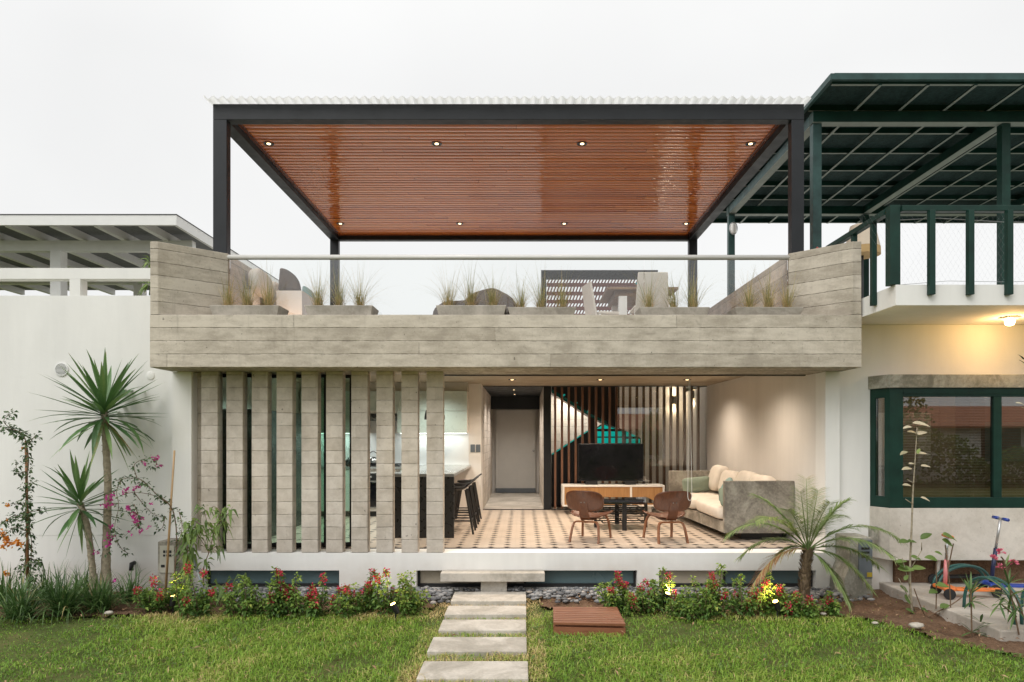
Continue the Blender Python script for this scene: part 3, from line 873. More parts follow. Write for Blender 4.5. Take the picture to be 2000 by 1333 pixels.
# wall lamps in the stairwell
for px, py, lab in ((1316, 782, "small black wall lamp shining up and down, lower of the stairwell pair"), (1352, 771, "black cylinder wall lamp nearest the white side wall, higher of the stairwell pair")):
    Yl = 14.5 if px < 1330 else 13.9
    c = at(px, py, Yl)
    t = thing("wall_lamp", lab, "wall lamp", (c.x, Yl, c.z), group="wall lamps in the stairwell")
    MB().lathe([(0.05, -0.085), (0.055, -0.08), (0.055, 0.08), (0.05, 0.085)], c, 16).build("shade", M['black'], t, 'auto')
    MB().lathe([(0.035, -0.09), (0.035, -0.0855)], c, 12).build("diffuser", M['bulb_warm'], t)
    MB().lathe([(0.035, 0.0855), (0.035, 0.09)], c, 12).build("diffuser", M['bulb_warm'], t)
    box("bracket", M['black'], t, c.x - .02, c.x + .02, c.y + .05, 14.60 if px < 1330 else c.y + .12, c.z - .03, c.z + .03)
    lamp('POINT', "light", (c.x, c.y, c.z + .18), 2.6, (1, .80, .55), t, 0.04)
    lamp('POINT', "light", (c.x, c.y, c.z - .18), 2.6, (1, .80, .55), t, 0.04)

# ================================================================== KITCHEN
uc = thing("upper_cabinet", "pale green grey wall cabinets above the white kitchen splashback", "cabinet", (-2.4, 12.2, 1.45))
UX = [(-3.9, -3.33), (-3.33, -2.75), (-2.2, -1.6), (-1.6, -0.97)]
mb = MB()
for a, b in ((-3.9, -2.75), (-2.2, -0.97)): mb.box(a, b, 12.02, 12.369, 1.454, 2.19)
mb.box(-2.75, -2.2, 12.02, 12.369, 1.80, 2.19)
mb.build("carcass", M['white_in'], uc)
for a, b in UX + [(-2.75, -2.2)]:
    box("cabinet_door", M['cab'], uc, a + .002, b - .002, 12.0, 12.018, 1.846, 2.19)
    if (a, b) != (-2.75, -2.2): box("cabinet_door", M['cab'], uc, a + .002, b - .002, 12.0, 12.018, 1.456, 1.838)
tag(box("ceiling_bulkhead", M['grey_wall'], house, -3.95, -0.97, 12.05, 12.369, 2.195, 2.347))
ls = thing("light_strip", "cool white light strip under the pale wall cabinets", "light strip", (-1.6, 12.25, 1.44))
box("diffuser", M['strip'], ls, -2.18, -1.0, 12.2, 12.25, 1.442, 1.452)
box("diffuser", M['strip'], ls, -3.85, -2.78, 12.2, 12.25, 1.442, 1.452)
for x in (-1.6, -3.3):
    l = lamp('AREA', "light", (x, 12.2, 1.436), 2.6, (0.93, 1.0, 0.97), ls)
    l.data.shape = 'RECTANGLE'; l.data.size = 1.0; l.data.size_y = 0.04
box("splashback", M['white_tile'], house, -3.9, -0.97, 12.36, 12.369, 0.872, 1.452)
hd = thing("cooker_hood", "stainless steel cooker hood under the short middle cabinet", "cooker hood", (-2.475, 12.1, 1.67))
MB().prism_yz([(11.9, 1.68), (12.35, 1.68), (12.35, 1.795), (12.1, 1.795)], -2.74, -2.21).build("canopy", M['inox'], hd)
box("filter", M['dark_unit'], hd, -2.70, -2.25, 11.95, 12.3, 1.672, 1.679)
lc = thing("base_cabinet", "pale green kitchen base cabinets with a grey worktop along the back wall", "cabinet", (-2.6, 12.0, 0))
box("carcass", M['white_in'], lc, -3.9, -1.80, 11.78, 12.355, 0.10, 0.83)
for a, b in ((-3.9, -3.31), (-3.31, -2.73), (-2.11, -1.80)):
    box("cabinet_door", M['cab'], lc, a + .003, b - .003, 11.755, 11.779, 0.11, 0.82)
box("worktop", M['counter'], lc, -3.9, -1.80, 11.74, 12.358, 0.832, 0.87)
box("plinth", M['dark_unit'], lc, -3.9, -1.80, 11.82, 12.3, 0.007, 0.099)
ov = thing("oven", "built in oven with black glass door under the cooktop", "oven", (-2.42, 11.75, 0.15))
box("body", M['inox'], ov, -2.725, -2.115, 11.752, 11.779, 0.16, 0.76)
box("oven_door", M['screen'], ov, -2.70, -2.14, 11.735, 11.7515, 0.18, 0.60)
box("control_panel", M['dark_unit'], ov, -2.70, -2.14, 11.738, 11.7515, 0.64, 0.75)
MB().tube([(-2.68, 11.70, 0.62), (-2.16, 11.70, 0.62)], 0.011, 8).build("handle", M['inox'], ov, True)
for x in (-2.6, -2.42, -2.24): MB().lathe([(0.02, 0), (0.018, -0.025)], (x, 11.738, 0.695), 10, 'y').build("knob", M['inox'], ov, True)
ck = thing("cooktop", "black gas cooktop with pan grates on the grey worktop", "cooktop", (-2.42, 12.0, 0.871))
box("hob_plate", M['dark_unit'], ck, -2.72, -2.12, 11.80, 12.28, 0.871, 0.883)
for x in (-2.60, -2.42, -2.24):
    g = MB()
    for dy in (11.88, 12.05, 12.2): g.box(x - .085, x + .085, dy - .006, dy + .006, 0.90, 0.915)
    for dx in (-.08, 0, .08): g.box(x + dx - .005, x + dx + .005, 11.86, 12.22, 0.884, 0.899)
    g.build("pan_grate", M['black'], ck)
c = at(729, 906, 12.0)
kt = thing("kettle", "shiny steel kettle with hooped handle on the cooktop", "kettle", (c.x, 12.0, 0.916))
MB().lathe([(0.085, 0), (0.095, 0.02), (0.085, 0.08), (0.05, 0.115), (0.02, 0.12)], (c.x, 12.0, 0.916), 20).build("body", M['inox'], kt, True)
MB().tube([(c.x + .085 * math.cos(a), 12.0, 1.0 + .13 * math.sin(a)) for a in np.linspace(0.15, PI - 0.15, 12)], 0.008, 6).build("handle", M['black'], kt, True)
MB().tube([(c.x - .07, 12.0, 0.96), (c.x - .12, 12.0, 1.0), (c.x - .135, 12.0, 1.03)], [0.018, 0.013, 0.010], 8).build("spout", M['inox'], kt, True)
c = at(680.5, 916, 11.95)
MB_ = MB().lathe([(0.02, 0), (0.06, 0.02), (0.072, 0.06), (0.06, 0.10), (0.03, 0.125), (0.012, 0.13), (0.014, 0.15)], (c.x, 11.95, 0.871), 20)
tag(MB_.build("round_jar", M['dark_unit'], None, True, (c.x, 11.95, 0.871)), "round black lidded jar on the grey kitchen worktop", "jar")
tf = thing("tall_cabinet", "tall dark cabinet along the kitchen side wall behind the first fins", "cabinet", (-3.65, 9.8, 0))
box("carcass", M['dark_unit'], tf, -3.948, -3.45, 8.95, 10.75, 0.01, 1.745)
for k in range(3): box("cabinet_door", M['dark_unit'], tf, -3.449, -3.43, 8.953 + .6 * k, 9.547 + .6 * k, 0.08, 1.74)

ki = thing("kitchen_counter", "breakfast counter with black end panel and pale grey top in the kitchen", "counter", (-1.35, 10.8, 0))
box("end_panel", M['dark_unit'], ki, -1.76, -0.93, 9.28, 9.34, 0.007, 0.838)
box("body", M['white_in'], ki, -1.74, -1.28, 9.341, 12.36, 0.007, 0.838)
box("countertop", M['counter'], ki, -1.77, -0.925, 9.278, 12.36, 0.84, 0.88, 0.003)

pl = at(849, 820, 10.3)
pd = thing("pendant_lamp", "black dome pendant lamp hanging over the breakfast counter", "pendant lamp", (pl.x, 10.3, 2.35))
zb = pl.z
MB().lathe([(0.150, zb + .002), (0.156, zb), (0.152, zb + .06), (0.135, zb + .13), (0.10, zb + .19), (0.05, zb + .225), (0.015, zb + .24)], (pl.x, 10.3, 0), 28).build("lamp_shade", M['black'], pd, True)
MB().tube([(pl.x, 10.3, zb + .24), (pl.x, 10.3, 2.345)], 0.004, 6).build("cord", M['black'], pd)

# bar stools
def make_stool():
    t = thing("bar_stool", "x", "bar stool", (0, 0, 0), group="black bar stools at the breakfast counter")
    # sits facing -x (towards the counter)
    sh = MB()
    nr, na = 5, 24
    V, Fc = [], []
    for top in (0, 1):
        for i in range(nr + 1):
            r = i / nr
            for k in range(na):
                a = 2 * PI * k / na
                x = 0.17 * r * math.copysign(abs(math.cos(a)) ** 0.75, math.cos(a)); y = 0.19 * r * math.copysign(abs(math.sin(a)) ** 0.75, math.sin(a))
                z = 0.635 + 0.03 * r * r + max(0, x) ** 2 * 2.4 - 0.02 * top
                V.append((x, y, z))
    n1 = (nr + 1) * na
    for i in range(nr):
        for k in range(na):
            k2 = (k + 1) % na
            Fc.append((i * na + k, (i + 1) * na + k, (i + 1) * na + k2, i * na + k2))
            Fc.append((n1 + i * na + k, n1 + i * na + k2, n1 + (i + 1) * na + k2, n1 + (i + 1) * na + k))
    for k in range(na):
        k2 = (k + 1) % na
        Fc.append((nr * na + k, n1 + nr * na + k, n1 + nr * na + k2, nr * na + k2))
    sh.add(V, Fc).build("seat", M['black'], t, True)
    bp = [(0.10, -0.17, 0.68), (0.17, -0.16, 0.735), (0.215, -0.08, 0.765), (0.225, 0, 0.77), (0.215, 0.08, 0.765), (0.17, 0.16, 0.735), (0.10, 0.17, 0.68)]
    MB().tube(bp, 0.013, 6).build("backrest", M['black'], t, True)
    for sx_ in (-1, 1):
        for sy_ in (-1, 1):
            a = Vector((sx_ * 0.10, sy_ * 0.11, 0.63)); b = Vector((sx_ * 0.21, sy_ * 0.21, 0.007))
            MB().tube([a, a.lerp(b, .5), b], [0.024, 0.019, 0.014], 4).build("leg", M['black'], t)
    f = 0.70
    c_ = [Vector((sx_ * (0.10 + .11 * f), sy_ * (0.11 + .10 * f), 0.63 - 0.623 * f)) for sx_, sy_ in ((-1, -1), (1, -1), (1, 1), (-1, 1))]
    for i in range(4):
        MB().tube([c_[i], c_[(i + 1) % 4]], 0.011, 5).build("footrest", M['black'], t)
    return t
stool = make_stool()
for i, (y, lab) in enumerate(((9.83, "black bar stool standing nearest the black counter end panel"), (10.53, "black bar stool standing between two others along the counter"), (11.25, "black bar stool standing farthest in, beside the wall with switches"))):
    s_ = stool if i == 0 else copy_tree(stool)
    s_.location = (-0.90, y, 0)
    s_["label"] = lab

# ================================================================== LIVING ROOM
con = thing("tv_console", "low white framed television console with oak fronts", "console", (1.62, 12.3, 0))
x0, x1 = 0.715, 2.53
fr = MB().box(x0, x1, 12.12, 12.58, 0.495, 0.525).box(x0, x1, 12.12, 12.58, 0.147, 0.177).box(x0, x0 + .035, 12.12, 12.58, 0.177, 0.495).box(x1 - .035, x1, 12.12, 12.58, 0.177, 0.495)
xm = wx(1232, 12.15)
fr.box(xm - .018, xm + .018, 12.12, 12.58, 0.177, 0.495)
fr.build("carcass", M['lacquer'], con, bevel=0.003)
box("door_panel", M['oak'], con, x0 + .036, xm - .0185, 12.128, 12.15, 0.178, 0.494)
box("door_panel", M['oak'], con, xm + .0185, x1 - .036, 12.128, 12.15, 0.178, 0.494)
for x in (x0 + .25, x1 - .25): box("leg", M['lacquer'], con, x - .03, x + .03, 12.2, 12.5, 0.007, 0.1465)
tv = thing("television", "large flat black television standing on the low console", "television", (1.6, 12.35, 0.525))
xa, xb, za, zb2 = wx(1128.5, 12.32), wx(1257, 12.32), wz(940, 12.32), wz(867, 12.32)
box("bezel", M['black'], tv, xa, xb, 12.32, 12.36, za, zb2, 0.004)
box("screen", M['screen'], tv, xa + .012, xb - .012, 12.314, 12.3195, za + .02, zb2 - .012)
for x in (xa + .25, xb - .25): box("foot", M['black'], tv, x - .10, x + .10, 12.25, 12.45, 0.526, za - .001)
for x, w_, lab in ((xa + .16, .22, "flat black media box on the console under the television"), (xb - .42, .10, "small black remote on the console beside the television foot")):
    pass

ct = thing("coffee_table", "square glass topped coffee table on a black lattice steel frame", "coffee table", (1.50, 10.42, 0))
box("table_top", glass("table_glass", (0.45, 0.50, 0.48), 0.12), ct, 1.02, 1.98, 9.97, 10.87, 0.412, 0.424)
for (x, y, a, b) in ((1.50, 10.02, .032, .018), (1.50, 10.82, .032, .018), (1.115, 10.42, .018, .05), (1.885, 10.42, .018, .05)):
    box("leg", M['black'], ct, x - a, x + a, y - b, y + b, 0.007, 0.411)
for z in (0.10, 0.20, 0.30, 0.385):
    r_ = MB()
    r_.box(1.133, 1.867, 10.412, 10.428, z, z + .016)
    r_.box(1.492, 1.508, 10.038, 10.802, z + .0165, z + .032)
    for q in (10.12, 10.72): r_.box(1.20, 1.80, q - .008, q + .008, z, z + .016)
    for q in (1.20, 1.80): r_.box(q - .008, q + .008, 10.128, 10.712, z, z + .016)
    r_.build("lattice_bar", M['black'], ct)

def make_chair():
    t = thing("plywood_chair", "x", "chair", (0, 0, 0), group="low plywood lounge chairs")
    def disc(fn, th, n=2.6, nr=7, na=36):
        V, Fc = [], []
        for s_ in (0, 1):
            for i in range(nr + 1):
                r = i / nr
                for k in range(na):
                    a = 2 * PI * k / na
                    u = r * math.copysign(abs(math.cos(a)) ** (2 / n), math.cos(a)); v = r * math.copysign(abs(math.sin(a)) ** (2 / n), math.sin(a))
                    p, nn = fn(u, v)
                    V.append(p - nn * th * s_)
        n1 = (nr + 1) * na
        for i in range(nr):
            for k in range(na):
                k2 = (k + 1) % na
                Fc.append((i * na + k, (i + 1) * na + k, (i + 1) * na + k2, i * na + k2))
                Fc.append((n1 + i * na + k, n1 + i * na + k2, n1 + (i + 1) * na + k2, n1 + (i + 1) * na + k))
        for k in range(na):
            k2 = (k + 1) % na
            Fc.append((nr * na + k, n1 + nr * na + k, n1 + nr * na + k2, nr * na + k2))
        return MB().add(V, Fc)
    def seat(u, v):
        x = 0.275 * u * (1 + 0.06 * v); y = 0.04 + 0.24 * v
        z = 0.335 + 0.055 * u * u + 0.035 * v + (0.05 * max(0, -v - .2) ** 2) - 0.035 * max(0, v - .45) ** 2 * 4
        return Vector((x, y, z)), Vector((0, 0, 1))
    disc(seat, 0.014).build("seat", M['walnut'], t, True)
    def back(u, v):
        x = 0.255 * u; z = 0.552 + 0.138 * v
        y = -0.275 - 0.10 * (v + 1) * 0.5 + 0.075 * u * u
        return Vector((x, y, z)), Vector((0, 1, -0.2)).normalized()
    disc(back, 0.013, 3.2).build("backrest", M['walnut'], t, True)
    sp = [(0, 0.12, 0.305), (0, 0.0, 0.292), (0, -0.13, 0.290), (0, -0.20, 0.30), (0, -0.245, 0.335), (0, -0.275, 0.39), (0, -0.30, 0.46), (0, -0.335, 0.56)]
    MB().sweep(sp, (1, 0, 0), [.18, .17, .15, .14, .13, .125, .12, .11], 0.014).build("spine", M['walnut'], t, True).modifiers.new("edge_split", 'EDGE_SPLIT')
    for x in (-.022, .022): MB().lathe([(0.007, 0), (0.006, -0.004)], (x, -0.338, 0.535), 8, 'y').build("screw", M['alu'], t)
    def frame(y0, y1, zt, w, w2):
        pts = [(-w, y0, 0.007), (-w * .97, y0 + (y1 - y0) * .35, zt * .35), (-w * .90, y0 + (y1 - y0) * .75, zt * .75), (-w * .80, y1, zt * .93), (-w * .62, y1, zt), (0, y1, zt), (w * .62, y1, zt), (w * .80, y1, zt * .93), (w * .90, y0 + (y1 - y0) * .75, zt * .75), (w * .97, y0 + (y1 - y0) * .35, zt * .35), (w, y0, 0.007)]
        # smooth the corner
        out = []
        P = [Vector(p) for p in pts]
        for i in range(len(P) - 1):
            p0, p1, p2, p3 = P[max(i - 1, 0)], P[i], P[i + 1], P[min(i + 2, len(P) - 1)]
            for q in range(4):
                s_ = q / 4
                out.append(0.5 * ((2 * p1) + (p2 - p0) * s_ + (2 * p0 - 5 * p1 + 4 * p2 - p3) * s_ ** 2 + (3 * p1 - p0 - 3 * p2 + p3) * s_ ** 3))
        out.append(P[-1])
        return MB().sweep(out, (0, 1, 0), w2, 0.019)
    for (y0, y1, zt, w) in ((-0.285, -0.205, 0.272, 0.195), (0.285, 0.215, 0.325, 0.20)):
        frame(y0, y1, zt, w, 0.052).build("leg_frame", M['walnut_edge'], t, True).modifiers.new("edge_split", 'EDGE_SPLIT')
    return t
chair = make_chair()
chair.location = (0.912, 9.117, 0.0); chair.rotation_euler = (0, 0, -math.radians(23))
chair["label"] = "low brown plywood lounge chair turned towards the sofa, in front of the console's oak doors"
ch2 = copy_tree(chair)
ch2.location = (1.90, 9.075, 0.0); ch2.rotation_euler = (0, 0, math.radians(9.4))
ch2["label"] = "low brown plywood lounge chair beside the concrete sofa, seen squarely from behind"

# sofa
so = thing("concrete_sofa", "long concrete framed sofa with cream cushions along the side wall", "sofa", (3.1, 10.4, 0))
box("arm_panel", M['sofa_conc'], so, 2.665, 3.59, 9.0, 9.07, 0.11, 0.80, 0.006)
box("arm_panel", M['sofa_conc'], so, 2.53, 3.50, 11.75, 11.82, 0.11, 0.80, 0.006)
MB().prism([(2.672, 9.071), (2.54, 11.749), (3.50, 11.749), (3.58, 9.071)], 0.11, 0.26).build("platform", M['sofa_conc'], so)
MB().prism([(2.95, 9.2), (2.85, 11.6), (3.45, 11.6), (3.5, 9.2)], 0.007, 0.109).build("plinth", M['black'], so)
MB().prism([(3.52, 9.071), (3.45, 11.749), (3.492, 11.749), (3.58, 9.071)], 0.261, 0.78).build("back_panel", M['sofa_conc'], so)
for k in range(2):
    yc = 9.75 + 1.33 * k
    MB().pill((3.06 - .05 * (yc - 9.07), yc, 0.355), (0.84, 1.32, 0.19), 0.35, 0.25, None, 28, 14, 0.012).build("seat_cushion", M['linen'], so, True)
for k, yc in enumerate((9.52, 10.12, 10.72, 11.34)):
    m = Euler((0.04 * (-1) ** k, math.radians(14), math.radians(3 * (-1) ** k))).to_matrix()
    MB().pill((3.36 - .05 * (yc - 9.07), yc, 0.635 + .03 * (k % 2) + .035 * (k == 3)), (0.22, 0.66, 0.43), 0.55, 0.5, m, 24, 16, 0.05).build("back_cushion", M['linen'], so, True)
for (p, sz, rot, lab, mt) in (((2.92, 11.45, 0.58), (0.48, 0.14, 0.26), (0.25, -0.1, 0.1), "sage green pillow leaning in the far corner of the sofa", 'sage'),
                              ((3.00, 10.05, 0.60), (0.16, 0.46, 0.34), (0.2, 0.45, -0.2), "grey green pillow lying at the middle of the sofa seat", 'teal'),
                              ((2.80, 9.20, 0.56), (0.30, 0.14, 0.28), (-0.3, 0.1, 0.15), "sage green pillow tucked behind the near concrete arm", 'sage')):
    if sz[0] > sz[1]: m = Euler(rot).to_matrix() @ Euler((PI / 2 - .25, 0, 0)).to_matrix(); sz = (sz[0], sz[2], sz[1])
    else: m = Euler(rot).to_matrix() @ Euler((0, PI / 2, 0)).to_matrix(); sz = (sz[2], sz[1], sz[0])
    tag(MB().pill(p, sz, 1.0, 0.30, m, 32, 14).build("throw_pillow", M[mt], None, True, p), lab, "pillow", "throw pillows on the concrete sofa")

# blind cord loop hanging at the opening
cx = wx(1347.5, 8.58); zt = 2.145; zb = wz(978, 8.58)
pts = [(cx - .012, 8.58, zt)] + [(cx - .012 - .016 * s_, 8.58, zt + (zb + .06 - zt) * s_) for s_ in np.linspace(0.1, 1, 9)] + [(cx - .028 + .02 * (1 - math.cos(a)) * 1.3, 8.58, zb + .06 - .06 * math.sin(a)) for a in np.linspace(0.3, PI - .3, 8)] + [(cx + .024 - .026 * s_, 8.58, zb + .06 + (zt - zb - .06) * s_) for s_ in np.linspace(0, 1, 9)]
tag(MB().tube(pts, 0.0035, 5).build("blind_cord", M['white_paint'], None, True, (cx, 8.58, zt)), "thin white looped pull cord hanging in the opening beside the sofa", "cord")

# ---- downlights
def downlight(p, lab, grp, r=0.055, energy=30, spot=110, col=(1.0, 0.78, 0.52), trim='black'):
    t = thing("downlight", lab, "downlight", p, group=grp)
    MB().lathe([(r * 1.35, 0), (r * 1.35, -0.008), (r * 0.9, -0.006), (r * 0.85, 0.0)], p, 20).build("trim_ring", M[trim], t, 'auto')
    MB().lathe([(r * 0.52, -0.001), (r * 0.52, -0.007), (r * .4, -0.010)], p, 16).build("lamp_lens", M['bulb_warm'], t)
    lamp('SPOT', "light", Vector(p) + Vector((0, 0, -0.03)), energy, col, t, 0.05, spot, 1.0)
    return t
rows = [("over the corridor side of the room", -0.17), ("over the television", 1.31), ("over the sofa side of the room", 2.77)]
for nm, x in rows:
    downlight((x, 11.47, 2.349), f"small round ceiling downlight in the concrete ceiling {nm}", "living room downlights", 0.05, 95 if x > 2 else 140, 145, (1.0, 0.83, 0.66))
for nm, x in rows:
    l = downlight((x, 9.25, 2.349), f"ceiling downlight close behind the door track {nm}", "living room downlights", 0.05, 85 if x > 2 else 140, 145, (1.0, 0.83, 0.66))
for x, y, nm in ((-2.6, 10.6, "over the kitchen worktop side"), (-3.1, 9.4, "over the tall dark cabinet"), (-1.5, 11.4, "over the breakfast counter")):
    downlight((x, y, 2.349), f"added unseen cool white kitchen ceiling downlight {nm}", "added kitchen downlights", 0.05, 150 if x < -2 else 70, 140, (0.93, 1.0, 0.95))  # fittings out of view, added to brighten the kitchen
downlight((1.1, 14.28, 2.60), "unseen downlight added to brighten the stairwell above the lower steel flight", "added stairwell downlights", 0.05, 110, 150, (1.0, .93, .84))  # out of view, added to light the wall behind the slats
for y, nm in ((13.9, "first"), (15.3, "second")):
    downlight((-0.17, y, 2.349), f"tiny downlight in the dark corridor ceiling, {nm} one in", "corridor downlights", 0.03, 90, 140, (1.0, .93, .86))

# ================================================================== BALCONY EDGE: rail, glass, planters
gr = thing("glass_balustrade", "frameless glass balustrade with a pale tubular handrail across the balcony", "balustrade", (0, 8.19, 2.7))
MB().tube([(-3.53, 8.19, wz(503, 8.19)), (3.20, 8.19, wz(503.5, 8.19))], 0.030, 14).build("handrail", M['rail'], gr, True)
ed = [-3.51, wx(719, 8.19), wx(992, 8.19), wx(1258, 8.19), 3.185]
for a, b in zip(ed[:-1], ed[1:]):
    box("glass_panel", M['glass'], gr, a + .004, b - .004, 8.184, 8.196, 2.70, wz(506, 8.19))
PLANT = [(408, 545, "against the darker concrete side wall"), (594, 728, "second from the darker side wall"), (851, 989, "in front of the brown beanbag"), (991, 1126, "fourth along, before the slatted panel"), (1249, 1387, "in front of the white sling chair"), (1436, 1570, "against the lighter concrete side wall")]
TUFT = [(446, 484, 525), (622, 664, 703), (876, 918, 962), (1018, 1056, 1098), (1268, 1316, 1354), (1462, 1500, 1538)]
def tuft(px, Y, z, lab, h, green):
    x = wx(px, Y)
    t = MB()
    n = random.randint(100, 125)
    for i in range(n):
        a = random.uniform(0, 2 * PI); el = random.gauss(1.33, 0.17)
        d = Vector((math.cos(a) * math.cos(el), 0.8 * math.sin(a) * math.cos(el), math.sin(el)))
        L = h * (random.uniform(0.3, 0.75) if random.random() < .8 else random.uniform(.8, 1.2))
        t.blade((x + random.gauss(0, .022), Y + random.gauss(0, .022), z), d, L, random.uniform(.0028, .0048), random.uniform(.1, 1.6), 5, min(1, max(0, random.gauss(0.55 - green * .28, .24))), .3, .1, wave=0.04)
    for i in range(24):
        a = random.uniform(0, 2 * PI); el = random.uniform(.55, 1.25)
        t.blade((x, Y, z), (math.cos(a) * math.cos(el), .6 * math.sin(a) * math.cos(el), math.sin(el)), h * random.uniform(.8, 1.25), .0026, random.uniform(.7, 2.0), 7, random.uniform(.3, .9), .3, .2, wave=0.08)
    for i in range(50):        # dead straw at the foot
        a = random.uniform(0, 2 * PI); el = random.uniform(.9, 1.5)
        t.blade((x + random.gauss(0, .02), Y + random.gauss(0, .02), z), (math.cos(a) * math.cos(el), math.sin(a) * math.cos(el), math.sin(el)), h * random.uniform(.15, .38), .006, .6, 3, random.uniform(.7, 1), .3, .1)
    o = t.build("ornamental_grass", M['grass_tan'], None, False, (x, Y, z), tint=True)
    return tag(o, lab, "ornamental grass", "grass tufts in the balcony planters")
ordi = ["first", "second", "third", "fourth", "fifth", "sixth"]
for i, (a, b, lab) in enumerate(PLANT):
    Yp = 7.80; zt = wz(596.5 if i < 3 else 600, Yp)
    xa, xb = wx(a, Yp), wx(b, Yp)
    t = thing("planter", f"tapered grey concrete planter on the balcony ledge {lab}", "planter", ((xa + xb) / 2, 7.97, 2.753), group="concrete planters on the balcony ledge")
    tp = .035
    zb = 2.7535
    y0, y1 = Yp, Yp + .35
    w_ = .03
    V = [(xa + tp, y0 + tp, zb), (xb - tp, y0 + tp, zb), (xb - tp, y1 - tp, zb), (xa + tp, y1 - tp, zb),
         (xa, y0, zt), (xb, y0, zt), (xb, y1, zt), (xa, y1, zt),
         (xa + w_, y0 + w_, zt), (xb - w_, y0 + w_, zt), (xb - w_, y1 - w_, zt), (xa + w_, y1 - w_, zt),
         (xa + w_, y0 + w_, zt - .03), (xb - w_, y0 + w_, zt - .03), (xb - w_, y1 - w_, zt - .03), (xa + w_, y1 - w_, zt - .03)]
    Fq = [(3, 2, 1, 0), (0, 1, 5, 4), (1, 2, 6, 5), (2, 3, 7, 6), (3, 0, 4, 7)] + [(4 + k, 4 + (k + 1) % 4, 8 + (k + 1) % 4, 8 + k) for k in range(4)] + [(8 + k, 8 + (k + 1) % 4, 12 + (k + 1) % 4, 12 + k) for k in range(4)]
    MB().add(V, Fq).build("trough", M['stone'], t, bevel=0.006)
    box("soil", M['soil'], t, xa + w_ + .001, xb - w_ - .001, y0 + w_ + .001, y1 - w_ - .001, zt - .05, zt - .02)
    for k, px in enumerate(TUFT[i]):
        tuft(px, 7.95, zt - .02, f"tan and green grass tuft, {ordi[k]} of three in the {ordi[i]} balcony planter", random.uniform(.46, .56), [0, .5, .2, .6, .3, .1][i] + [0, .3, .5][k] * (i in (0, 2, 4)) * .8)

# ================================================================== OUR PERGOLA
pg = thing("terrace_pergola", "black steel pergola with glossy varnished board ceiling over the balcony terrace", "pergola", (0, 10.7, 3.57))
PX0, PX1, PY0, PY1 = -3.72, 3.39, 8.21, 13.33
for x0, x1, y0, y1 in ((PX0, PX0 + .165, PY0, PY0 + .115), (PX1 - .15, PX1, PY0, PY0 + .115), (PX0, PX0 + .16, PY1 - .12, PY1), (PX1 - .16, PX1, PY1 - .12, PY1)):
    box("post", M['steel'], pg, x0, x1, y0, y1, 3.577, 5.196, 0.004)
box("beam", M['steel'], pg, PX0, PX1, PY0, PY0 + .135, 5.197, 5.385, 0.004)
box("beam", M['steel'], pg, PX0, PX1, PY1 - .12, PY1, 5.197, 5.385, 0.004)
box("beam", M['steel'], pg, PX0 + .002, PX0 + .16, PY0 + .1355, PY1 - .1205, 5.20, 5.384, 0.004)
box("beam", M['steel'], pg, PX1 - .16, PX1 - .002, PY0 + .1355, PY1 - .1205, 5.20, 5.384, 0.004)
cx0, cx1, cy0, cy1 = PX0 + .19, PX1 - .19, PY0 + .137, PY1 - .122
box("board_ceiling", M['planks'], pg, cx0 + .03, cx1 - .03, cy0, cy1 - .03, 5.292, 5.32)
tr = MB().box(cx0 - .02, cx0 + .03, cy0, cy1, 5.275, 5.31).box(cx1 - .03, cx1 + .02, cy0, cy1, 5.275, 5.31).box(cx0 + .03, cx1 - .03, cy1 - .03, cy1, 5.275, 5.31)
tr.build("edge_trim", M['trim_wood'], pg)
mb = MB(); n = 620
xs = np.linspace(-3.79, 3.43, n)
V, Fc = [], []
for j, (y, z) in enumerate(((8.10, 5.405), (10.0, 5.415), (13.5, 5.43))):
    for i, x in enumerate(xs):
        zz = z + (.017 + .003 * math.sin(x * 3)) * math.sin(x * 2 * PI / .112 + .25 * math.sin(x * 1.7))
        V.append((x, y, zz)); V.append((x, y, zz + .006))
for j in range(2):
    for i in range(n - 1):
        a = (j * n + i) * 2; b = a + 2; c = ((j + 1) * n + i) * 2; d = c + 2
        Fc += [(a, b, d, c), (a + 1, c + 1, d + 1, b + 1)]
for i in range(n - 1):
    a = i * 2; Fc.append((a, a + 1, a + 3, a + 2))
mb.add(V, Fc).build("corrugated_roof", M['roof_sheet'], pg, True)
pxs = [(525, 281, "over the darker side wall"), (853, 281, "second from the darker side wall"), (1137, 281, "third from the darker side wall"), (1466, 279, "beside the green neighbouring pergola")]
for px, py, lab in pxs:
    x = wx(px, 9.1)
    downlight((x, 9.1, 5.2915), f"round downlight, pergola ceiling front row, {lab}", "pergola downlights", 0.05, 14)
for px, lab in ((665, "above the rear steel post on the cushion bench side"), (898, "second from the cushion bench side"), (1102, "third from the cushion bench side"), (1340, "above the rear post on the green side")):
    downlight((wx(px, 12.5), 12.5, 5.2915), f"round downlight, pergola ceiling back row, {lab}", "pergola downlights", 0.05, 14)

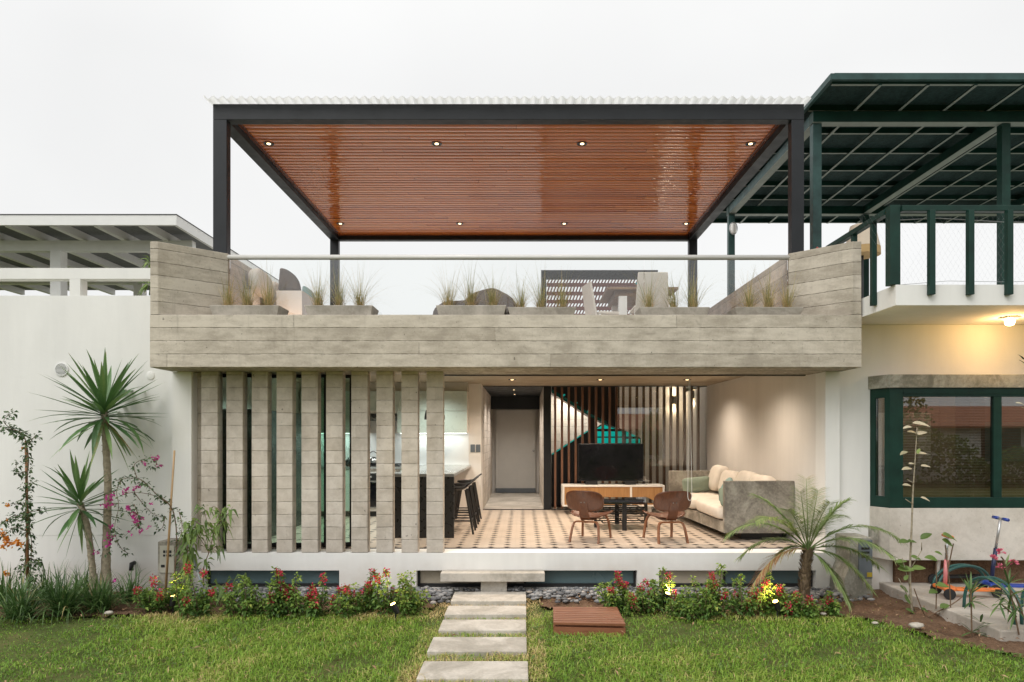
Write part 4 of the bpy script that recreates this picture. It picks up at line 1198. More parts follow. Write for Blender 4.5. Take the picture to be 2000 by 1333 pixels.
# ================================================================== TERRACE FURNITURE
TF = 2.642
bn = thing("terrace_bench", "white built in terrace bench with a concrete back along the darker side wall", "bench", (-3.2, 9.6, TF))
box("seat_block", M['white_in'], bn, wx(540, 8.9), wx(590, 8.9), 8.9, 10.6, TF, wz(568, 8.9))
box("end_block", M['white_in'], bn, -3.5, wx(588, 9.6) - .3, 8.6, 8.88, TF, wz(569, 8.7))
for k, yc in enumerate((8.85, 9.45, 10.05)):
    MB().pill((-3.38, yc, 3.36 - .03 * k), (0.18, 0.60, 0.36), 0.75, 0.6, Euler((0, -.2, .06 * k)).to_matrix(), 22, 14, 0.05).build("back_cushion", M['linen'], bn, True)
def quarter(name, px0, px1, pyt, pyb, Y, th, mat, lab):
    a, b = wx(px0, Y), wx(px1, Y); zt, zb = wz(pyt, Y), wz(pyb, Y)
    poly = [(a, zb), (b, zb)] + [(a + .02 + (b - a - .02) * math.cos(t), zb + (zt - zb) * math.sin(t)) for t in np.linspace(.08, PI / 2 - .02, 12)]
    mb = MB().prism_xz([(p[0], p[1]) for p in poly], Y, Y + th)
    o = mb.build(name, mat, None, False, (a, Y, zb), bevel=0.03)
    return tag(o, lab, "cushion")
quarter("round_cushion", 570 - 28, 583, 523, 567, 8.95, .14, M['brown_fab'], "dark brown round cushion standing on the white terrace bench")
quarter("round_cushion", 587, 613, 558, 592, 9.4, .14, M['teal'], "small grey teal round cushion behind the white terrace bench block")
bb = MB().pill((wx(926, 9.0), 9.0, 2.90), (1.06, 0.8, 0.50), 0.6, 0.6, None, 28, 18, 0.03).pill((wx(955, 9.0), 9.1, 3.08), (0.80, 0.5, 0.56), 1.25, 0.9, None, 26, 16, 0.04)
tag(bb.build("beanbag", M['brown_fab'], None, True, (wx(925, 9.0), 9.0, TF)), "slumped dark brown beanbag behind the middle planters", "beanbag")
tb = thing("outdoor_table", "weathered teak outdoor table on pale legs in front of the slatted screen", "table", (wx(1260, 9.6), 9.6, TF))
tx0, tx1 = wx(1186, 9.2), wx(1325, 9.2)
ztop = wz(561, 9.2)
tt = MB()
for k in range(8): tt.box(tx0, tx1, 9.2 + .12 * k, 9.2 + .12 * k + .114, ztop - .03, ztop)
tt.build("table_top", M['teak'], tb)
box("apron", M['teak'], tb, tx0 + .12, tx1 - .12, 9.28, 10.08, ztop - .11, ztop - .032)
for x in (tx0 + .22, tx1 - .16):
    for y in (9.3, 9.98): box("leg", M['lacquer'], tb, x - .055, x + .055, y - .05, y + .05, TF, ztop - .111)
def outdoor_chair(cx_, cy_, rot, lab):
    t = thing("outdoor_chair", lab, "chair", (cx_, cy_, TF), group="white outdoor chairs at the teak table")
    L = lambda p: Vector(p) + Vector((cx_, cy_, TF))
    m = Matrix.Translation((cx_, cy_, TF))
    bk = [(-.21, -.20, .42), (.21, -.20, .42), (.185, -.29, .86), (-.185, -.29, .86)]
    V = [L(p) for p in bk] + [L((p[0], p[1] + .03, p[2])) for p in bk]
    MB().add(V, [(0, 1, 2, 3), (7, 6, 5, 4), (0, 4, 5, 1), (1, 5, 6, 2), (2, 6, 7, 3), (3, 7, 4, 0)]).build("backrest", M['linen'], t, bevel=.012)
    box("seat", M['linen'], t, cx_ - .22, cx_ + .22, cy_ - .20, cy_ + .24, TF + .40, TF + .44, .012)
    for sx_ in (-1, 1):
        for y0 in (-.18, .21):
            MB().tube([L((sx_ * .20, y0, .40)), L((sx_ * .23, y0 * 1.15, 0))], .018, 6).build("leg", M['lacquer'], t)
    t.rotation_euler = (0, 0, rot)
    return t
def chair_at(cx_, cy_, rot, lab):
    # build at origin, then move: keeps the parts local
    t = thing("outdoor_chair", lab, "chair", (0, 0, 0), group="white outdoor chairs at the teak table")
    bk = [(-.22, -.20, .30), (.22, -.20, .30), (.19, -.29, .84), (-.19, -.29, .84)]
    V = [Vector(p) for p in bk] + [Vector((p[0], p[1] + .03, p[2])) for p in bk]
    MB().add(V, [(0, 1, 2, 3), (7, 6, 5, 4), (0, 4, 5, 1), (1, 5, 6, 2), (2, 6, 7, 3), (3, 7, 4, 0)]).build("backrest", M['linen'], t, bevel=.012)
    box("seat", M['linen'], t, -.22, .22, -.168, .24, .40, .44, .012)
    for sx_ in (-1, 1):
        for y0 in (-.15, .21):
            MB().tube([(sx_ * .20, y0, .399), (sx_ * .23, y0 * 1.15, 0)], .018, 6).build("leg", M['lacquer'], t)
    t.location = (cx_, cy_, TF); t.rotation_euler = (0, 0, rot)
    return t
chair_at(wx(1271, 8.85), 8.98, 0.0, "white sling outdoor chair seen straight from behind at the teak table")
chair_at(wx(1185, 9.3), 9.45, -1.35, "white outdoor chair at the table end, seen from its side")
c = at(1247, 551, 9.5)
bt = MB().lathe([(.035, 0), (.04, .01), (.04, .05), (.022, .06), (.022, .10), (.042, .105), (.042, .12), (.02, .122)], (c.x, 9.5, ztop + .001), 14)
tag(bt.build("bottle", M['turq'], None, True, (c.x, 9.5, ztop)), "turquoise bottle standing on the teak table", "bottle")
sc_ = thing("slatted_panel", "dark framed panel of reddish rails and slanted slats behind the teak table", "screen", (1.5, 13.6, TF))
Ys = 13.6
sx0, sx1 = wx(1057, Ys), wx(1285, Ys)
box("frame", M['steel'], sc_, sx0, sx1, Ys, Ys + .05, wz(546, Ys), wz(528, Ys))
box("frame", M['steel'], sc_, sx0, wx(1067, Ys), Ys, Ys + .05, TF, wz(546, Ys) - .001)
box("frame", M['steel'], sc_, wx(1276, Ys), sx1, Ys, Ys + .05, TF, wz(546, Ys) - .001)
redw = wood("red_slats", (0.22, 0.085, 0.065), (0.34, 0.14, 0.11), 0, 0.6)
for y0, y1 in ((553, 560), (570, 577), (586, 592.5), (599, 606), (613, 620), (627, 634)):
    r_ = MB().box(wx(1067.5, Ys), wx(1275.5, Ys), Ys + .005, Ys + .04, wz(y1, Ys), wz(y0, Ys))
    yb = y0; yt = {553: 546.2, 570: 560.2, 586: 577.2, 599: 592.7, 613: 606.2, 627: 620.2}[y0]
    x = 1068
    while x < 1268:
        r_.prism_xz(poly_px([(x, yb), (x + 3.0, yb), (x + 6.2, yt), (x + 3.2, yt)], Ys), Ys + .012, Ys + .03)
        x += 6.2
    r_.build("slat_rail", redw, sc_)
for px, lab in ((556, "small glowing floor lamp between the first two planters"), (1421, "small glowing floor lamp beside the last planter")):
    p = Vector((wx(px, 8.62), 8.62, 2.70))
    t = thing("floor_lamp", lab, "floor lamp", p, group="small terrace floor lamps")
    MB().lathe([(.03, -.075), (.035, -.07), (.035, .0), (.03, .005)], p, 12).build("body", M['black'], t, 'auto')
    MB().lathe([(.026, .006), (.022, .03), (.008, .04)], p, 12).build("diffuser", M['bulb_warm'], t, True)
    lamp('POINT', "light", p + Vector((0, -.02, .07)), 3.5, (1, .6, .35), t, .03)
c = at(1594, 489, 8.35)
tag(MB().lathe([(.03, -.06), (.05, -.05), (.03, -.03), (.045, -.01), (.03, .01), (.012, .03), (.02, .04), (.006, .06)], (c.x, 8.32, 3.637), 12).build("red_lantern", M['red'], None, True, (c.x, 8.32, 3.577)), "tiny red lantern on top of the lighter concrete side wall", "lantern")

# ================================================================== NEIGHBOUR ON THE WHITE WALL SIDE
nw = thing("neighbour_wall", "plain white neighbouring wall with a white parapet frame behind the yuccas", "wall", (-7, 8.3, GZ))
mb = MB().box(-13, -4.181, 8.26, 8.5, 0.192, 3.09).box(-13, -4.181, 8.257, 8.5, -0.8, 0.184).box(-13, -4.181, 8.27, 8.49, 0.184, 0.192)
mb.build("wall", M['white'], nw)
box("parapet_beam", M['white'], nw, -13, -4.183, 8.262, 8.40, 3.293, 3.425)
for x in (-5.48, -7.6, -9.7): box("parapet_post", M['white'], nw, x, x + .13, 8.263, 8.398, 3.091, 3.292)
c = at(121, 722, 8.26)
v = MB().lathe([(.082, 0), (.082, -.012), (.070, -.014), (.070, 0)], (c.x, 8.259, c.z), 24, 'y')
for k in range(9):
    z = -.06 + .015 * k; h = math.sqrt(max(.0001, .068 ** 2 - z * z))
    v.box(c.x - h, c.x + h, 8.247, 8.252, c.z + z - .0042, c.z + z + .0042)
vo = v.build("round_vent", M['white_paint'], nw)
MB().lathe([(.069, 0), (.069, -.003)], (c.x, 8.2585, c.z), 20, 'y').build("opening", M['black'], vo)
c = at(294, 734, 8.26)
MB().lathe([(.052, 0), (.052, -.005), (.045, -.008), (.01, -.009)], (c.x, 8.259, c.z), 20, 'y').build("round_cover", M['white'], nw, 'auto')
c = at(262, 1108, 8.25)
MB().tube([(c.x, 8.26, c.z + .05), (c.x, 8.20, c.z + .05), (c.x, 8.19, c.z - .03)], .026, 8).build("drain_spout", M['rubber'], nw, True)

wp = thing("white_pergola", "flat white timber roof with grey panels standing back above the white wall", "pergola", (-10, 14, 3.0))
WX = -6.18
box("fascia", M['white_paint'], wp, -24, WX, 12.2, 12.26, 5.17, 5.35)
box("fascia", M['white_paint'], wp, WX - .06, WX, 12.2605, 18.2, 5.17, 5.35)
box("roof_panel", M['grey_panel'], wp, -24, WX - .061, 12.2605, 18.2, 5.30, 5.33)
box("roof_felt", M['black'], wp, -24.0, WX + .01, 12.19, 18.25, 5.352, 5.365)
for k in range(16):
    x = -6.84 - .80 * k
    box("rafter", M['white_paint'], wp, x - .05, x + .05, 12.2605, 18.1, 5.155, 5.299)
for y in (13.1, 15.9): box("beam", M['white_paint'], wp, -24, WX - .15, y, y + .14, 4.955, 5.154)
for x in (-9.04, -13.6):
    for y in (13.1, 15.9): box("post", M['white_paint'], wp, x, x + .2, y - .03, y + .17, 2.5, 4.954)
for k in range(7):
    for y in (12.65, 14.4):
        x = -6.42 - .80 * k
        MB().lathe([(.055, 0), (.05, -.006), (.035, -.004)], (x, y, 5.2995), 14).build("lamp_ring", M['steel'], wp, 'auto')

# ================================================================== NEIGHBOUR ON THE GREEN SIDE
nh = thing("neighbour_house", "cream neighbouring house with green window frames and a white balcony", "house", (7, 8.2, GZ))
NX = 3.784
mb = MB().box(NX, 4.24, 8.2, 8.5, -0.9, 2.728).box(4.24, 12, 8.2, 8.5, 2.02, 2.728).box(4.24, 12, 8.201, 8.5, -0.9, 0.30)
mb.build("wall", M['white'], nh)
box("balcony_slab", M['white'], nh, 3.83, 12, 7.0, 15.5, 2.73, 2.94)
mb = MB().prism([(4.15, 8.199), (4.265, 7.925), (12, 7.925), (12, 8.199)], 1.952, 2.107)
mb.build("lintel", M['lintel'], nh, bevel=.006)
MB().prism([(4.17, 8.199), (4.28, 7.95), (12, 7.95), (12, 8.199)], -0.058, 0.55).build("bay_base", M['bay_conc'], nh, bevel=.006)
box("bay_gap_shade", M['soil'], nh, 4.45, 12, 8.15, 8.199, -0.36, -0.0585)  # dark panel standing in for the shade in the gap below the bay
sb = MB().box(4.185, 4.262, 8.10, 8.16, .05, .17)
c = at(1702, 1041, 8.08)
box("socket_box", M['lintel'], nh, c.x - .05, c.x + .05, 8.02, 8.06, c.z - .08, c.z + .08, .004)
# bay window
bw = MB()
Yw = 7.955
za, zb = 0.552, 1.950
bw.box(4.284, 4.44, Yw, Yw + .07, za, zb)
bw.box(4.44, 12, Yw, Yw + .07, za, 0.675).box(4.44, 12, Yw, Yw + .07, 1.85, zb)
for px0, px1 in ((1941, 1957), (2105, 2121), (2290, 2306)): bw.box(wx(px0, Yw), wx(px1, Yw), Yw + .004, Yw + .066, .675, 1.85)
win = bw.build("bay_window", M['green'], nh, bevel=.003)
gp = MB().box(4.44, 12, Yw - .012, Yw - .001, 1.885, 1.895)
gp.build("drip_bead", M['green'], win)
box("pane", M['pane'], win, 4.441, 11.9, Yw + .03, Yw + .036, .676, 1.849)
# splayed side light
def side(u0, u1, z0, z1, th, off=0.0):
    a = Vector((4.284 - .002, 7.956, 0)); b = Vector((4.176, 8.197, 0))
    d = b - a; nn = Vector((d.y, -d.x, 0)).normalized()
    p, q = a + d * u0 + nn * off, a + d * u1 + nn * off
    poly = [(p.x, p.y), (p.x + nn.x * th, p.y + nn.y * th), (q.x + nn.x * th, q.y + nn.y * th), (q.x, q.y)]
    return MB().prism(poly, z0, z1)
for u0, u1, z0, z1 in ((0, .26, za, zb), (.74, 1, za, zb), (.26, .74, za, .68), (.26, .74, 1.84, zb)):
    side(u0, u1, z0, z1, .055).build("side_frame", M['green'], win)
side(.26, .74, .681, 1.839, .006, .025).build("side_pane", M['pane'], win)
bl = MB()
for k in range(62):
    z = .69 + k * .0187
    bl.add([(4.45, 8.085, z), (11.5, 8.085, z), (11.5, 8.100, z + .0105), (4.45, 8.100, z + .0105)], [(0, 1, 2, 3)])
for x in (4.95, 5.35, 6.0): bl.box(x - .002, x + .002, 8.092, 8.098, .68, 1.85)
bl.build("venetian_blind", plain("blind_slat", (0.30, 0.22, 0.165), 0.5), win)
box("room_wall", plain("room_plaster", (0.30, 0.21, 0.15), 0.7, 0, .1, 1.5), nh, 4.1, 12, 10.4, 10.5, -.1, 2.6)
box("room_floor", M['oak'], nh, 4.0, 12, 8.5, 10.4, -.1, 0.0)
box("room_side", M['beige_fab'], nh, 3.90, 4.0, 8.5, 10.4, -.1, 2.6)
cb = MB().box(4.3, 5.2, 9.6, 10.2, 0, .95).box(5.9, 6.1, 9.0, 9.3, 0, 2.4).box(6.5, 7.6, 9.5, 10.2, 0, .8)
cb.build("room_furniture", M['teak'], nh)
box("room_picture", M['white_in'], nh, 5.3, 6.2, 10.36, 10.399, .95, 1.75)
box("room_picture", M['teal'], nh, 7.0, 7.7, 10.36, 10.399, 1.0, 1.6)
rlp = MB().pill((6.2, 9.3, 2.2), (.26, .26, .2), 1, 1).build('added_room_lamp', M['bulb_warm'], nh, True)  # unseen lamp, added to brighten the room behind the blind
lamp('POINT', 'light', (6.2, 9.3, 1.95), 6, (1.0, .80, .58), nh, .12)
# balcony lamp
cl = Vector((wx(1972, 7.69), 7.69, 2.729))
bl_ = thing("balcony_lamp", "lit round porch lamp fixed under the white balcony", "lamp", cl)
MB().lathe([(.095, 0), (.10, -.012), (.085, -.022), (.05, -.03)], cl, 24).build("base_ring", M['white_paint'], bl_, 'auto')
MB().lathe([(.048, -.031), (.050, -.06), (.042, -.085), (.02, -.095)], cl, 20).build("bulb", emit("porch_bulb", (1.0, .72, .32), 12.0), bl_, True)
lamp('POINT', "light", cl + Vector((0, 0, -.16)), 11, (1.0, .58, .22), bl_, .05)

rl = thing("green_railing", "dark green timber railing with square balusters around the white balcony", "railing", (4, 7, 2.94))
box("corner_post", M['green'], rl, 3.775, 3.88, 7.0, 7.10, 2.942, 3.76, .004)
box("top_rail", M['green'], rl, 3.885, 12, 6.975, 7.055, 3.69, 3.75, .006)
box("top_rail", M['green'], rl, 3.765, 3.835, 7.105, 8.48, 3.69, 3.75, .006)
for k in range(12):
    x = wx(1818.5, 6.97) + .396 * k
    box("baluster", M['green'], rl, x - .029, x + .029, 6.94, 6.998, 2.83, 3.689, .004)
for y in (7.39, 7.82, 8.26): box("baluster", M['green'], rl, 3.775, 3.828, y - .028, y + .028, 2.80, 3.689, .004)
wn = MB()
x = 3.9
while x < 8.0:
    for s_ in (-1, 1):
        a = Vector((x, 7.05, 2.96)); b = Vector((x + s_ * .44, 7.05, 3.68))
        wn.tube([a, b], .0004, 3)
    x += .055
wn.tube([(3.88, 7.06, 3.62), (4.3, 7.06, 3.64), (5.0, 7.06, 3.60), (6.0, 7.06, 3.59), (8, 7.06, 3.6)], .005, 5)
wn.tube([(3.9, 7.05, 2.95), (4.4, 7.05, 2.99), (5.0, 7.05, 2.98), (6.0, 7.05, 3.01), (8, 7.05, 3.0)], .0025, 4)
wn.build("wire_net", M['wire'], rl)

gp = thing("green_pergola", "big dark green timber pergola roof over the neighbouring balcony", "pergola", (7, 11.5, 2.94))
RZ = 1.373 + 4.55
box("fascia", M['green_grey'], gp, 3.95, 13, 8.63, 8.69, RZ - .02, RZ + .06)
box("fascia", M['green_grey'], gp, 3.90, 3.949, 8.63, 14.4, RZ - .02, RZ + .055)
box("roof_panel", M['green_roof'], gp, 3.95, 13, 8.691, 14.4, RZ + .03, RZ + .05)
for k in range(-1, 8):
    y = 9.42 + .70 * k
    if y < 8.7: continue
    box("batten", M['green'], gp, 3.951, 13, y - .02, y + .02, RZ - .045, RZ + .029)
    box("batten_edge", M['pale_green'], gp, 3.951, 13, y - .0195, y + .0195, RZ - .049, RZ - .0455)
for k in range(14):
    x = 4.56 + .61 * k
    box("rafter", M['green'], gp, x - .02, x + .02, 8.692, 14.3, RZ - .065, RZ - .0495)
    box("rafter_edge", M['pale_green'], gp, x - .0195, x + .0195, 8.692, 14.3, RZ - .069, RZ - .0655)
BZ0, BZ1 = 1.373 + 4.33, 1.373 + 4.475
for y in (9.36, 13.2):
    box("beam", M['green'], gp, 3.99, 13, y, y + .14, BZ0, BZ1)
    box("beam_edge", M['pale_green'], gp, 3.992, 13, y + .002, y + .138, BZ0 - .004, BZ0 - .0005)
for x in (4.0, 6.60, 9.3):
    box("side_beam", M['green'] if x > 4.1 else M['green_grey'], gp, x, x + .13, 9.505, 13.195, BZ0 + .01, BZ1 - .002)
    box("side_beam_edge", M['pale_green'], gp, x + .002, x + .128, 9.507, 13.193, BZ0 + .005, BZ0 + .0095)
    for y in (9.39, 13.22):
        o = box("post", M['green_grey'] if x < 4.1 else M['green'], gp, x, x + .12, y, y + .11, 2.942, BZ0 - .0045, .004)
for (px, py, Y, lab) in ((1432, 447, 13.18, "oval white bulkhead lamp on the green post seen between the pergolas"),):
    c = at(px, py, Y)
    t = thing("bulkhead_lamp", lab, "lamp", c)
    m = Matrix.Diagonal((1, 1, 1.5)).to_3x3()
    MB().pill(c, (.13, .07, .22), .9, .9, None, 18, 12).build("diffuser", M['lacquer'], t, True)
    MB().tube([c + Vector((.075 * math.cos(a), -.012, .12 * math.sin(a))) for a in np.linspace(0, 2 * PI, 20)], .008, 6).build("rim", M['alu'], t, True)
    MB().tube([c + Vector((0, -.038, -.11)), c + Vector((0, -.042, 0)), c + Vector((0, -.038, .11))], .005, 5).build("guard", M['alu'], t)
# shaded lamp on the neighbour's balcony
c = at(1684, 500, 9.0)
fl_ = thing("shaded_lamp", "beige fabric shade with a tan lower band behind the green railing", "lamp", (c.x, 9.0, 2.94))
MB().lathe([(.215, c.z + .10), (.15, wz(442, 9.0))], (c.x, 9.0, 0), 24).build("lamp_shade", M['beige_fab'], fl_, 'auto')
MB().lathe([(.22, c.z), (.217, c.z + .098)], (c.x, 9.0, 0), 24).build("shade_band", M['tan_fab'], fl_, 'auto')
MB().tube([(c.x, 9.0, 2.942), (c.x, 9.0, c.z)], .018, 8).build("pole", M['black'], fl_)

# ================================================================== GARDEN BUILT THINGS
be = thing("entry_bench", "concrete slab step on a short concrete block below the living room edge", "bench", (-.35, 8.0, GZ))
box("slab", M['stone'], be, wx(860, 7.91), wx(1064, 7.91), 7.91, 8.128, -.30, -.20, .006)
box("support", M['stone'], be, wx(939, 7.99), wx(990, 7.99), 7.99, 8.128, -.62, -.302, .006)
SZ = -.42
ST = [(1156, 1174, 880, 1028, "farthest stepping stone, under the concrete bench"), (1183, 1200, 868, 1028, "second stepping stone from the bench"), (1210, 1231, 856, 1028, "middle stepping stone of the five"), (1244, 1272, 834, 1029, "fourth stepping stone from the bench, beyond the deck lid"), (1291, 1325, 813, 1032, "nearest and largest of the stepping stones")]
STONES = []
for y0, y1, xl, xr, lab in ST:
    a = onz(xl, y1, SZ); b = onz(xr, y1, SZ); c = onz(xl, y0, SZ)
    o = box("stepping_stone", M['stone_obj'], None, a.x, b.x, a.y, c.y, SZ - .10, SZ, .008)
    STONES.append((a.x, b.x, a.y, c.y))
    o.rotation_euler = (0, 0, 0)
    tag(o, "rectangular concrete slab in the lawn, " + lab, "stepping stone", "stepping stones across the lawn")
dk = thing("deck_lid", "low red brown slatted hardwood box lying on the lawn", "deck box", (.63, 6.7, GZ), math.radians(0))
DZ = -.372
dp = [onz(1080, 1185, DZ), onz(1205, 1185, DZ), onz(1222, 1219, DZ), onz(1081, 1216, DZ)]
d0, d1, d2, d3 = [Vector((p.x, p.y, 0)) for p in dp]
for k in range(9):
    u0, u1 = k / 9 + .014, (k + 1) / 9 - .014
    p = [d0.lerp(d3, u0), d0.lerp(d3, u1), d1.lerp(d2, u1), d1.lerp(d2, u0)]
    MB().prism([(q.x, q.y) for q in p], DZ - .025, DZ).build("slat", M['deck'], dk, bevel=.003)
p = [d0.lerp(d3, .02), d0.lerp(d3, .985), d1.lerp(d2, .985), d1.lerp(d2, .02)]
MB().prism([(q.x, q.y) for q in p], GZ - .05, DZ - .045).build("frame", M['deck'], dk)
DECK = (d0.x - .01, d2.x + .01, d2.y - .02, d0.y + .02)

def garden_spot(px, py, lab, aim, e=20):
    z = GZ + .13
    p = onz(px, py, z)
    t = thing("garden_spotlight", lab, "spotlight", p, group="garden spotlights among the red flowered shrubs")
    d = Vector(aim).normalized()
    MB().tube([p - d * .07, p - d * .06, p + d * .035, p + d * .04], [.016, .028, .032, .032], 14).build("head", M['black'], t, 'auto')
    MB().tube([p + d * .0405, p + d * .048], [.027, .024], 14).build("lens", M['bulb_yellow'], t)
    MB().tube([p - d * .03, Vector((p.x, p.y, GZ - .03))], .008, 6).build("spike", M['black'], t)
    lamp('SPOT', "light", p + d * .06, e, (1.0, .72, .24), t, .025, 150, .6, d)
    return p
garden_spot(771, 1187, "lit amber garden spotlight at the foot of the shrub beside the stepping stones", (-.40, -.10, .85))
garden_spot(1302, 1166, "lit amber garden spotlight under the shrub behind the deck lid", (.25, -.15, .85))
garden_spot(1517, 1182, "lit amber garden spotlight beside the palm trunk", (-.35, -.10, .85))
garden_spot(338, 1172, "lit garden spotlight at the foot of the bamboo cane", (.1, .05, .9), 8)

mbx = thing("meter_pillar", "grey concrete pillar with a cream meter panel in front of the white wall", "meter box", (-4.1, 7.95, GZ))
Ym = 7.86
xa, xb = wx(308, Ym), wx(343, Ym)
box("pillar", M['sofa_conc'], mbx, xa, xb, Ym, 8.15, GZ - .1, wz(1058, Ym), .008)
pn = box("panel", M['meter'], mbx, wx(313, Ym), wx(341, Ym), Ym - .012, Ym - .001, wz(1119, Ym), wz(1066, Ym), .003)
for (px0, px1, py0, py1) in ((320, 324, 1075, 1080), (326, 336, 1075, 1080), (320, 324, 1083, 1087), (326, 336, 1083, 1087), (316, 323, 1103, 1108)):
    box("meter_window", M['black'], pn, wx(px0, Ym), wx(px1, Ym), Ym - .016, Ym - .0125, wz(py1, Ym), wz(py0, Ym))
mg = thing("meter_cabinet", "grey metal meter cabinet set in a broken concrete pillar beside the bay window", "meter box", (3.95, 7.9, GZ))
Ym = 7.75
xa, xb = wx(1660, Ym), wx(1703, Ym)
MB().prism_xz([(xa - .08, GZ - .1), (xb + .02, GZ - .1), (xb, wz(1120, Ym)), (xb, wz(1050, Ym)), (xa, wz(1050, Ym)), (xa, wz(1105, Ym)), (xa - .06, wz(1130, Ym))], Ym, 8.12).build("pillar", M['lintel'], mg, bevel=.01)
dr_ = box("door", M['box_grey'], mg, wx(1676, Ym), wx(1703, Ym), Ym - .012, Ym - .001, wz(1130, Ym), wz(1055, Ym), .003)
for k in range(3): box("slot", M['black'], dr_, wx(1681, Ym), wx(1697, Ym), Ym - .015, Ym - .0125, wz(1073.5 + 8 * k, Ym), wz(1069 + 8 * k, Ym))
box("warning_label", M['yellow'], dr_, wx(1692, Ym), wx(1702, Ym), Ym - .0155, Ym - .0125, wz(1127, Ym), wz(1118, Ym))

tag(MB().tube([at(341, 880, 7.72), at(334, 985, 7.70), at(323, 1165, 7.62)], [.011, .012, .014], 8).build("bamboo_cane", M['bamboo'], None, True, at(323, 1165, 7.62)), "tall thin bamboo cane leaning in front of the meter pillar", "cane")
tag(MB().tube([at(369, 1062, 7.60), at(411, 1196, 7.27)], .014, 10).build("grey_pipe", M['pipe'], None, True, at(411, 1196, 7.27)), "slanting grey pipe stuck in the soil beside the young tree", "pipe")
tag(MB().tube([at(51, 862, 7.75), at(55, 1150, 7.6)], .014, 8).build("vine_stake", M['stake'], None, True, at(55, 1150, 7.6)), "upright brown stake wrapped by the orange flowering vine", "stake")

# ---- hoops and scooters on the pavement
def hoop(a, b, h, lab):
    a = Vector((a[0], a[1], -.36)); b = Vector((b[0], b[1], -.36))
    t = thing("bike_hoop", lab, "bike rack", (a + b) / 2, group="green hoops on the neighbouring pavement")
    sd_ = (b - a).cross(Vector((0, 0, 1))).normalized() * .035
    for s_ in (-1, 1):
        pts = []
        for k in range(17):
            an = PI * k / 16
            m = (a + b) / 2 - (b - a) / 2 * math.cos(an)
            pts.append(m + Vector((0, 0, h * (math.sin(an) ** .75))) + sd_ * s_)
        MB().tube(pts, .016, 10).build("tube", M['loop'], t, True)
    return t
hoop((4.55, 6.98), (4.60, 6.33), .36, "green double tube hoop nearest the oleander, in front of the orange scooter")
hoop((4.66, 7.70), (5.40, 7.92), .27, "low green double tube hoop between the orange and black scooters")
hoop((5.15, 7.0), (5.30, 6.4), .33, "green double tube hoop in front of the blue scooter")
def scooter(p, ang, deck_m, stem_m, grip_m, H, lab, three, lean=.08, W=.28, mid=None):
    t = thing("kick_scooter", lab, "scooter", (0, 0, 0), group="kick scooters on the pavement")
    # local: front at origin, deck runs towards +x
    zd = .075
    MB().prism([(.05, -.035), (.12, -.06), (.42, -.055), (.50, -.03), (.50, .03), (.42, .055), (.12, .06), (.05, .035)], zd, zd + .025).build("deck", deck_m, t, bevel=.006)
    if three:
        MB().prism([(-.07, -.13), (.03, -.14), (.10, -.055), (.10, .055), (.03, .14), (-.07, .13), (-.04, .05), (-.04, -.05)], zd + .002, zd + .045).build("front_fork", deck_m, t, bevel=.012)
    fw = [(-.02, -.145), (-.02, .145)] if three else [(-.05, 0)]
    for (x, y) in fw:
        MB().lathe([(.035, -.014), (.058, -.012), (.060, 0), (.058, .012), (.035, .014)], (x, y, .06), 20, 'y').build("wheel", M['rubber'], t, 'auto')
    MB().lathe([(.02, -.014), (.045, -.012), (.047, 0), (.045, .012), (.02, .014)], (.53, 0, .047), 18, 'y').build("wheel", M['rubber'], t, 'auto')
    MB().box(.46, .56, -.028, .028, .098, .106).build("brake", deck_m, t, bevel=.003)
    MB().tube([(0, 0, .09), (lean * .5, 0, .09 + (H - .09) * .55)], .021, 12).build("steering_tube", stem_m, t, True)
    MB().tube([(lean * .5, 0, .09 + (H - .09) * .55), (lean, 0, H)], .014, 10).build("handle_post", M['alu'] if mid is None else mid, t, True)
    MB().tube([(lean, -W / 2, H), (lean, W / 2, H)], .010, 8).build("handlebar", M['alu'], t, True)
    for s_ in (-1, 1): MB().tube([(lean, s_ * W / 2, H), (lean, s_ * (W / 2 - .10), H)], .018, 10).build("grip", grip_m, t, True)
    t.location = p; t.rotation_euler = (0, 0, ang)
    return t
p = onz(1845, 1166, -.36)
scooter((p.x, p.y, -.36), math.radians(-6), M['orange'], M['pink'], M['orange'], .66, "orange three wheeled scooter with a pink stem in front of the bay", True, .03, .20)
p = onz(1830, 1141, -.36)
scooter((p.x, p.y, -.36), math.radians(4), M['rubber'], M['lacquer'], M['rubber'], .90, "black scooter with a tall silver post and black grips under the bay", False, .10, .22)
p = onz(1935, 1158, -.36)
scooter((p.x, p.y, -.36), math.radians(-8), M['blue'], M['navy'], M['blue'], .83, "blue three wheeled scooter with blue grips by the bay window", True, .10, .30)

